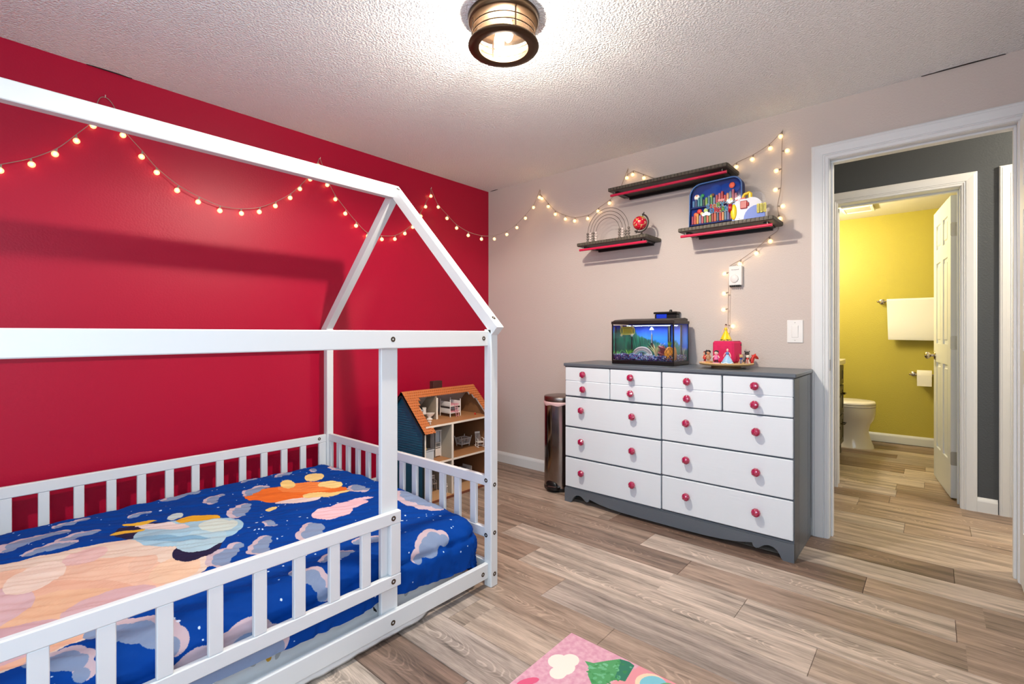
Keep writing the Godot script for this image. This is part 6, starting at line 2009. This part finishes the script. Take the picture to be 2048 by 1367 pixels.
func small_things() -> void:
	var b := thing("pedal_bin", "slim brushed steel pedal bin with pink liner beside the dresser", "bin", Vector3(0.950, 0, 0.235))
	var brushed := mat(c8(150, 140, 134), 0.16, 1.0)
	put("body", Mb.new().lathe([Vector2(0, 0.012), Vector2(0.118, 0.012), Vector2(0.119, 0.045), Vector2(0.119, 0.618), Vector2(0.112, 0.620)], 56), brushed, b)
	put("foot_ring", Mb.new().lathe([Vector2(0, 0), Vector2(0.118, 0), Vector2(0.121, 0.006), Vector2(0.120, 0.024), Vector2(0, 0.024)], 48), black, b)
	put("lid", Mb.new().lathe([Vector2(0.110, 0.624), Vector2(0.119, 0.625), Vector2(0.121, 0.632), Vector2(0.121, 0.656), Vector2(0.118, 0.661), Vector2(0.10, 0.664), Vector2(0, 0.666)], 56), mat(c8(140, 128, 122), 0.3, 1.0), b)
	var ln := Mb.new()
	var rings := []
	for k in 4:
		var ring := []
		for i in 64:
			var f := TAU * i / 64
			var sag := 0.010 + 0.008 * sin(f * 1.0 - 0.4) + 0.004 * sin(f * 7.0)
			var h: float = 0.627 - [0.0, 0.006, 0.5 * sag + 0.008, sag + 0.010][k]
			var r: float = [0.117, 0.1235, 0.1235 + 0.0015 * sin(f * 9.0), 0.1205][k]
			ring.append(Vector3(cos(f) * r, h, sin(f) * r))
		rings.append(ring)
	put("liner", ln.loft(rings, false), mat(c8(226, 190, 190), 0.5), b)
	var pd := Mb.new()
	var pp := PackedVector2Array()
	for i in 13:
		var f := PI * i / 12.0
		pp.append(Vector2(cos(f) * 0.050, 0.040 + sin(f) * 0.034))
	pp.append(Vector2(-0.050, 0.0))
	pp.append(Vector2(0.050, 0.0))
	pd.x = Transform3D(Basis(Vector3.UP, 0.15) * Basis(Vector3.RIGHT, PI / 2), Vector3(0.012, 0.038, 0.082))
	put("pedal", pd.prism(pp, 0.020, true), black, b)
	var ps := Mb.new()
	ps.x = Transform3D(Basis(Vector3.UP, 0.15), Vector3(0.012, 0.0385, 0.082))
	put("pedal_plate", ps.bx(Vector3(-0.032, 0, 0.022), Vector3(0.032, 0.003, 0.062), 0.0014), steel, b)
	var kp := Mb.new().at(Vector3(0.0, 0.045, 0.112))
	kp.ball(Vector3.ZERO, Vector3(0.050, 0.030, 0.020), 16)
	put("pedal_recess", kp, black, b)

	var t := thing("thermostat", "white wall thermostat with a round dial above the dresser", "thermostat", Vector3(2.078, 1.453, 0))
	var wh := mat(c8(228, 226, 224), 0.45)
	put("back_plate", Mb.new().bx(Vector3(-0.036, -0.066, 0), Vector3(0.040, 0.060, 0.005), 0.001), mat(c8(196, 192, 188), 0.5), t)
	put("cover", Mb.new().bx(Vector3(-0.037, -0.058, 0.004), Vector3(0.037, 0.060, 0.030), 0.003), wh, t)
	put("dial", Mb.new().at(Vector3(-0.004, -0.018, 0.030), Vector3(PI / 2, 0, 0)).lathe([Vector2(0.024, 0), Vector2(0.023, 0.006), Vector2(0.021, 0.008), Vector2(0, 0.008)], 28), wh, t)
	for i in 6:
		put("vent_slot", Mb.new().bx(Vector3(-0.032 + 0.011 * i, -0.0665, 0.008), Vector3(-0.025 + 0.011 * i, -0.056, 0.0306), 0.001), black, t)
		put("vent_slot", Mb.new().bx(Vector3(-0.032 + 0.011 * i, 0.0588, 0.010), Vector3(-0.026 + 0.011 * i, 0.0606, 0.0302), 0.0004), mat(c8(110, 106, 104), 0.6), t)
	text(t, "maker_name", "Honeywell", 0.0062, Vector3(0.0, 0.036, 0.0302), mat(c8(120, 118, 118), 0.5), Vector3.ZERO, 0.0004)

	var s := thing("light_switch", "white rocker light switch plate between dresser and doorway", "light switch", Vector3(2.389, 1.118, 0))
	put("plate", Mb.new().bx(Vector3(-0.040, -0.064, 0), Vector3(0.040, 0.064, 0.006), 0.004), mat(c8(234, 233, 231), 0.35), s)
	put("rocker_frame", Mb.new().bx(Vector3(-0.0175, -0.034, 0.005), Vector3(0.0175, 0.034, 0.0072), 0.001), mat(c8(222, 221, 219), 0.35), s)
	put("rocker", Mb.new().at(Vector3(0, 0, 0.0062), Vector3(0.06, 0, 0)).box(Vector3.ZERO, Vector3(0.031, 0.064, 0.006), 0.001), mat(c8(238, 237, 235), 0.3), s)
	for y in [-0.049, 0.049]:
		put("screw", Mb.new().ball(Vector3(0, y, 0.006), Vector3(0.0028, 0.0028, 0.0008), 8), steel, s)

	# rug
	var x0 := 1.973
	var z0 := 1.613
	var w := 1.0
	var d := 1.45
	var W := 800
	var im := Image.create(W, int(W * d), false, Image.FORMAT_RGB8)
	var n := noise(97, 0.05, FastNoiseLite.TYPE_SIMPLEX_SMOOTH, 3)
	for j in im.get_height():
		for i in W:
			im.set_pixel(i, j, c8(206, 142, 164).lerp(c8(222, 174, 188), clampf(0.5 + 0.7 * n.get_noise_2d(i, j), 0, 1)))
	poly_fill(im, PackedVector2Array([Vector2(0.272, 0), Vector2(0.42, 0), Vector2(0.36, 0.20), Vector2(0.24, 0.14)]) * Transform2D(0, Vector2.ZERO).scaled(Vector2(W, W)), c8(222, 142, 152))
	for q in [[0.055, 0.160, 0.036], [0.083, 0.130, 0.033], [0.090, 0.170, 0.036], [0.088, 0.205, 0.030]]:
		blob(im, q[0] * W, q[1] * W, q[2] * W * 0.9, q[2] * W, 0, c8(238, 228, 216))
	var leaf := PackedVector2Array([Vector2(0.122, 0.100), Vector2(0.150, 0.090), Vector2(0.178, 0.050), Vector2(0.206, 0.014), Vector2(0.236, 0.006), Vector2(0.258, 0.012), Vector2(0.264, 0.055), Vector2(0.270, 0.098), Vector2(0.240, 0.110), Vector2(0.222, 0.185), Vector2(0.195, 0.176), Vector2(0.165, 0.150), Vector2(0.150, 0.118)])
	var sc := PackedVector2Array()
	for q in leaf:
		sc.append(q * W)
	poly_fill(im, sc, c8(70, 150, 88))
	var half := PackedVector2Array()
	for q in [Vector2(0.206, 0.014), Vector2(0.236, 0.006), Vector2(0.258, 0.012), Vector2(0.270, 0.098), Vector2(0.238, 0.108), Vector2(0.222, 0.050)]:
		half.append(q * W)
	poly_fill(im, half, c8(24, 112, 84))
	for i in 60:
		var px := Vector2(rng.randf_range(0.13, 0.26), rng.randf_range(0.02, 0.17)) * W
		var pc := im.get_pixelv(px)
		if pc.g > pc.r + 0.1:
			blob(im, px.x, px.y, rng.randf_range(3, 9), rng.randf_range(2, 5), rng.randf() * 3.0, pc.lerp([c8(120, 190, 150), c8(40, 130, 60)][i % 2], 0.6))
	blob(im, 0.335 * W, 0.055 * W, 0.045 * W, 0.050 * W, 0.3, c8(238, 206, 176))
	blob(im, 0.345 * W, 0.055 * W, 0.040 * W, 0.045 * W, 0.3, c8(120, 190, 206))
	blob(im, 0.385 * W, 0.050 * W, 0.030 * W, 0.040 * W, 0.3, c8(90, 160, 100))
	for q in [[0.04, 0.30], [0.10, 0.31], [0.3, 0.5], [0.5, 0.3], [0.7, 0.2], [0.6, 0.8], [0.2, 0.9]]:
		blob(im, q[0] * W, q[1] * W, 12, 30, 0.5, c8(214, 80, 120))
	im.generate_mipmaps()
	var rm := Mb.new().bx(Vector3(x0, 0.0005, z0), Vector3(x0 + w, 0.010, z0 + d), 0.003)
	for i in rm.t.size():
		rm.t[i] = Vector2((rm.v[i].x - x0) / w, (rm.v[i].z - z0) / d)
	var pile := noise_tex(noise(98, 0.25), 256)
	var r := put("rug", rm, mat(Color.WHITE, 0.95, 0.0, {"albedo_texture": ImageTexture.create_from_image(im), "rim_enabled": true, "rim": 0.5}))
	tag(r, "pink children's rug with a cream cloud and green tree on the floor", "rug")


# ---------------------------------------------------------------- hall and bathroom

func bathroom() -> void:
	var nickel := mat(c8(190, 178, 164), 0.25, 1.0)
	var china := mat(c8(236, 232, 224), 0.12)
	var b := thing("towel_bar", "brushed nickel towel bar on the yellow bathroom wall", "towel bar", Vector3(0, 1.432, -3.142))
	put("bar", Mb.new().tube([Vector3(2.548, 0, 0.070), Vector3(3.09, 0, 0.070)], 0.0085, 12), nickel, b)
	for x in [2.575, 3.065]:
		put("bracket", Mb.new().at(Vector3(x, 0, 0), Vector3(PI / 2, 0, 0)).lathe([Vector2(0, 0), Vector2(0.026, 0), Vector2(0.026, 0.006), Vector2(0.012, 0.012), Vector2(0.010, 0.055), Vector2(0.014, 0.060), Vector2(0.014, 0.082), Vector2(0, 0.084)], 16), nickel, b)
	for x in [2.548, 3.09]:
		put("finial", Mb.new().ball(Vector3(x, 0, 0.070), Vector3(0.013, 0.011, 0.011), 10), nickel, b)
	var tw := Mb.new()
	var prof := []
	for i in 14:
		prof.append(Vector2(0.0885 + 0.004 * sin(i * 0.5), 1.045 + 0.39 * i / 13.0 - 1.432))
	for i in 9:
		var f := PI * i / 8.0
		prof.append(Vector2(0.070 + 0.0195 * cos(f), 0.004 + 0.0185 * sin(f)))
	for i in 12:
		prof.append(Vector2(0.0505 - 0.003 * sin(i * 0.4), 0.0 - 0.31 * i / 11.0))
	var rings := []
	for k in 13:
		var u := k / 12.0
		var ring := []
		for side in 2:
			for i in prof.size():
				var q: Vector2 = prof[i] if side == 0 else prof[prof.size() - 1 - i]
				var off := 0.0 if side == 0 else -0.007
				var c := Vector2(0.070, 0.0)
				var dir := (q - Vector2(c.x, minf(q.y, c.y))).normalized()
				var p := q + dir * off
				var skew := 0.010 * clampf(-q.y / 0.39, 0, 1)
				ring.append(Vector3(lerpf(2.618 + skew * 1.2, 2.995 - skew * 0.2, u), p.y + (0.006 * u if q.y < -0.2 else 0.0) * -1.0, p.x + 0.002 * sin(u * 9.0 + q.y * 12.0)))
		rings.append(ring)
	var to := put("towel", tw.loft(rings), mat(c8(240, 240, 240), 0.9, 0.0, {"rim_enabled": true, "rim": 0.4}), null, Vector3(0, 1.432, -3.142))
	tag(to, "white towel folded over the bathroom towel bar", "towel")
	var h := thing("toilet_roll_holder", "brushed nickel toilet roll holder on the yellow wall", "toilet roll holder", Vector3(2.83, 0.708, -3.142))
	put("post", Mb.new().at(Vector3(-0.005, 0, 0), Vector3(PI / 2, 0, 0)).lathe([Vector2(0, 0), Vector2(0.025, 0), Vector2(0.025, 0.006), Vector2(0.012, 0.012), Vector2(0.010, 0.060), Vector2(0.014, 0.066), Vector2(0.014, 0.084), Vector2(0, 0.086)], 16), nickel, h)
	put("arm", Mb.new().tube([Vector3(-0.030, 0, 0.074), Vector3(0.150, 0, 0.074)], 0.0075, 10).ball(Vector3(-0.030, 0, 0.074), Vector3(0.011, 0.010, 0.010), 10), nickel, h)
	var r := thing("toilet_roll", "white toilet roll on its holder below the towel", "toilet roll", Vector3(2.852, 0.695, -3.068))
	put("roll", Mb.new().at(Vector3(0, 0, 0), Vector3(0, 0, -PI / 2)).lathe([Vector2(0.021, 0.0), Vector2(0.055, 0.0), Vector2(0.056, 0.002), Vector2(0.056, 0.108), Vector2(0.055, 0.110), Vector2(0.021, 0.110), Vector2(0.021, 0.0)], 32), mat(c8(242, 240, 236), 0.9), r)
	var sh := []
	for k in 2:
		var ring := []
		for q in [Vector2(0.010, 0.0565), Vector2(0.040, 0.041), Vector2(0.057, 0.0), Vector2(0.058, -0.095), Vector2(0.0565, -0.095), Vector2(0.0555, 0.0), Vector2(0.039, 0.040), Vector2(0.010, 0.055)]:
			ring.append(Vector3(0.001 + 0.108 * k, q.y, q.x))
		sh.append(ring)
	put("loose_sheet", Mb.new().loft(sh), mat(c8(244, 242, 238), 0.9), r)
	# toilet facing the door side
	var t := thing("toilet", "white toilet at the left of the yellow bathroom", "toilet", Vector3(2.30, 0, -2.70))
	put("pedestal", Mb.new().loft(_ellipses([[0.0, 0.06, 0, 0.185, 0.115], [0.02, 0.06, 0, 0.182, 0.112], [0.08, 0.055, 0, 0.165, 0.100], [0.16, 0.05, 0, 0.150, 0.095], [0.23, 0.055, 0, 0.160, 0.110], [0.28, 0.062, 0, 0.182, 0.145], [0.33, 0.060, 0, 0.195, 0.172], [0.385, 0.060, 0, 0.198, 0.180], [0.395, 0.060, 0, 0.195, 0.178]], 32)), china, t)
	put("seat", Mb.new().loft(_ellipses([[0.396, 0.055, 0, 0.195, 0.180], [0.400, 0.055, 0, 0.205, 0.188], [0.414, 0.055, 0, 0.205, 0.188], [0.418, 0.055, 0, 0.200, 0.184]], 32)), china, t)
	put("lid", Mb.new().loft(_ellipses([[0.420, 0.053, 0, 0.200, 0.184], [0.424, 0.053, 0, 0.207, 0.189], [0.440, 0.051, 0, 0.206, 0.188], [0.452, 0.06, 0, 0.19, 0.165], [0.456, 0.05, 0, 0.10, 0.10]], 32)), china, t)
	put("tank", Mb.new().bx(Vector3(-0.43, 0.38, -0.22), Vector3(-0.23, 0.74, 0.22), 0.02), china, t)
	put("tank_lid", Mb.new().bx(Vector3(-0.44, 0.741, -0.23), Vector3(-0.22, 0.775, 0.23), 0.01), china, t)
	put("rear_base", Mb.new().bx(Vector3(-0.34, 0.0, -0.10), Vector3(-0.10, 0.38, 0.10), 0.02), china, t)
	# vanity
	var v := thing("vanity", "olive brown vanity cabinet with a white top at the bathroom's left", "vanity", Vector3(1.85, 0, 0))
	var olive := mat(c8(88, 84, 58), 0.45)
	var xf := 0.493
	var za := -1.42
	var zb := -2.335
	put("cabinet", Mb.new().bx(Vector3(0.0, 0.09, zb), Vector3(xf - 0.018, 0.825, za)), olive, v)
	put("toe_kick", Mb.new().bx(Vector3(0.0, 0.0, zb + 0.01), Vector3(xf - 0.07, 0.09, za - 0.01)), black, v)
	put("foot", Mb.new().bx(Vector3(xf - 0.06, 0.0, zb), Vector3(xf - 0.02, 0.09, zb + 0.05)), olive, v)
	put("counter", Mb.new().bx(Vector3(0.0, 0.826, zb - 0.012), Vector3(xf + 0.014, 0.872, za + 0.012), 0.006), china, v)
	put("splashback", Mb.new().bx(Vector3(0.0, 0.872, zb - 0.012), Vector3(0.02, 0.96, za + 0.012), 0.004), china, v)
	var zz := zb
	for k in 3:
		var z2 := zz + 0.305
		for q in [[0.645, 0.815], [0.375, 0.635], [0.105, 0.365]]:
			var dr := Mb.new()
			dr.bx(Vector3(xf - 0.018, q[0], zz + 0.006), Vector3(xf - 0.006, q[1], z2 - 0.006))
			for e in [[q[0], q[0] + 0.045, zz + 0.006, z2 - 0.006], [q[1] - 0.045, q[1], zz + 0.006, z2 - 0.006], [q[0] + 0.045, q[1] - 0.045, zz + 0.006, zz + 0.051], [q[0] + 0.045, q[1] - 0.045, z2 - 0.051, z2 - 0.006]]:
				dr.bx(Vector3(xf - 0.006, e[0], e[2]), Vector3(xf, e[1], e[3]), 0.001)
			var d := put("drawer", dr, olive, v)
			if q[1] < 0.7:
				put("handle", Mb.new().tube([Vector3(xf, q[1] - 0.07, zz + 0.11), Vector3(xf + 0.030, q[1] - 0.07, zz + 0.11), Vector3(xf + 0.030, q[1] - 0.07, zz + 0.20), Vector3(xf, q[1] - 0.07, zz + 0.20)], 0.005, 8), mat(c8(50, 42, 36), 0.35, 0.8), d)
		zz = z2
	# exhaust vent in the ceiling
	var f := thing("ceiling_vent", "square white louvred exhaust vent on the bathroom ceiling", "vent", Vector3(2.425, 2.318, -2.615))
	var vw := mat(c8(240, 236, 226), 0.5)
	for s in [-1.0, 1.0]:
		put("frame_side", Mb.new().box(Vector3(s * 0.112, -0.012, 0), Vector3(0.024, 0.024, 0.25), 0.004), vw, f)
		put("frame_side", Mb.new().box(Vector3(0, -0.012, s * 0.113), Vector3(0.20, 0.024, 0.024), 0.004), vw, f)
	for i in 8:
		put("louvre", Mb.new().at(Vector3(0, -0.016, -0.088 + 0.025 * i), Vector3(0.5, 0, 0)).box(Vector3.ZERO, Vector3(0.20, 0.003, 0.020)), mat(c8(206, 190, 166), 0.5), f)
	put("duct", Mb.new().bx(Vector3(-0.10, -0.004, -0.10), Vector3(0.10, -0.001, 0.10)), mat(c8(150, 130, 106), 0.7), f)
	# the lamps that light hall and bathroom, out of the picture to the left and right
	var vl := thing("vanity_lamp", "white globe wall lamp above the bathroom vanity", "wall lamp", Vector3(1.85, 1.98, -2.10))
	put("back_plate", Mb.new().bx(Vector3(0, -0.05, -0.28), Vector3(0.02, 0.05, 0.28), 0.006), nickel, vl)
	for k in 3:
		var z := -0.20 + 0.20 * k
		put("arm", Mb.new().tube([Vector3(0.015, 0, z), Vector3(0.07, 0, z)], 0.01, 8), nickel, vl)
		put("globe_bulb", Mb.new().ball(Vector3(0.12, 0, z), Vector3.ONE * 0.055, 20), glow(Color(1.0, 0.88, 0.68), 5.0), vl)
		lamp(vl, Vector3(0.12, 0, z), Color(1.0, 0.95, 0.85), bath_power / 3.0, 0.05)
	var hl := thing("hall_lamp", "white flush dome lamp on the hall ceiling", "ceiling light", Vector3(4.1, 2.345, -0.60))
	put("rim", Mb.new().lathe([Vector2(0, 0), Vector2(0.15, 0), Vector2(0.15, -0.02), Vector2(0.13, -0.022), Vector2(0, -0.022)], 32), nickel, hl)
	put("dome_bulb", Mb.new().lathe([Vector2(0.135, -0.022), Vector2(0.125, -0.05), Vector2(0.09, -0.075), Vector2(0.04, -0.088), Vector2(0, -0.09)], 32), glow(Color(1.0, 0.86, 0.66), 3.0), hl)
	lamp(hl, Vector3(0, -0.055, 0), Color(1.0, 0.94, 0.84), hall_power, 0.05)
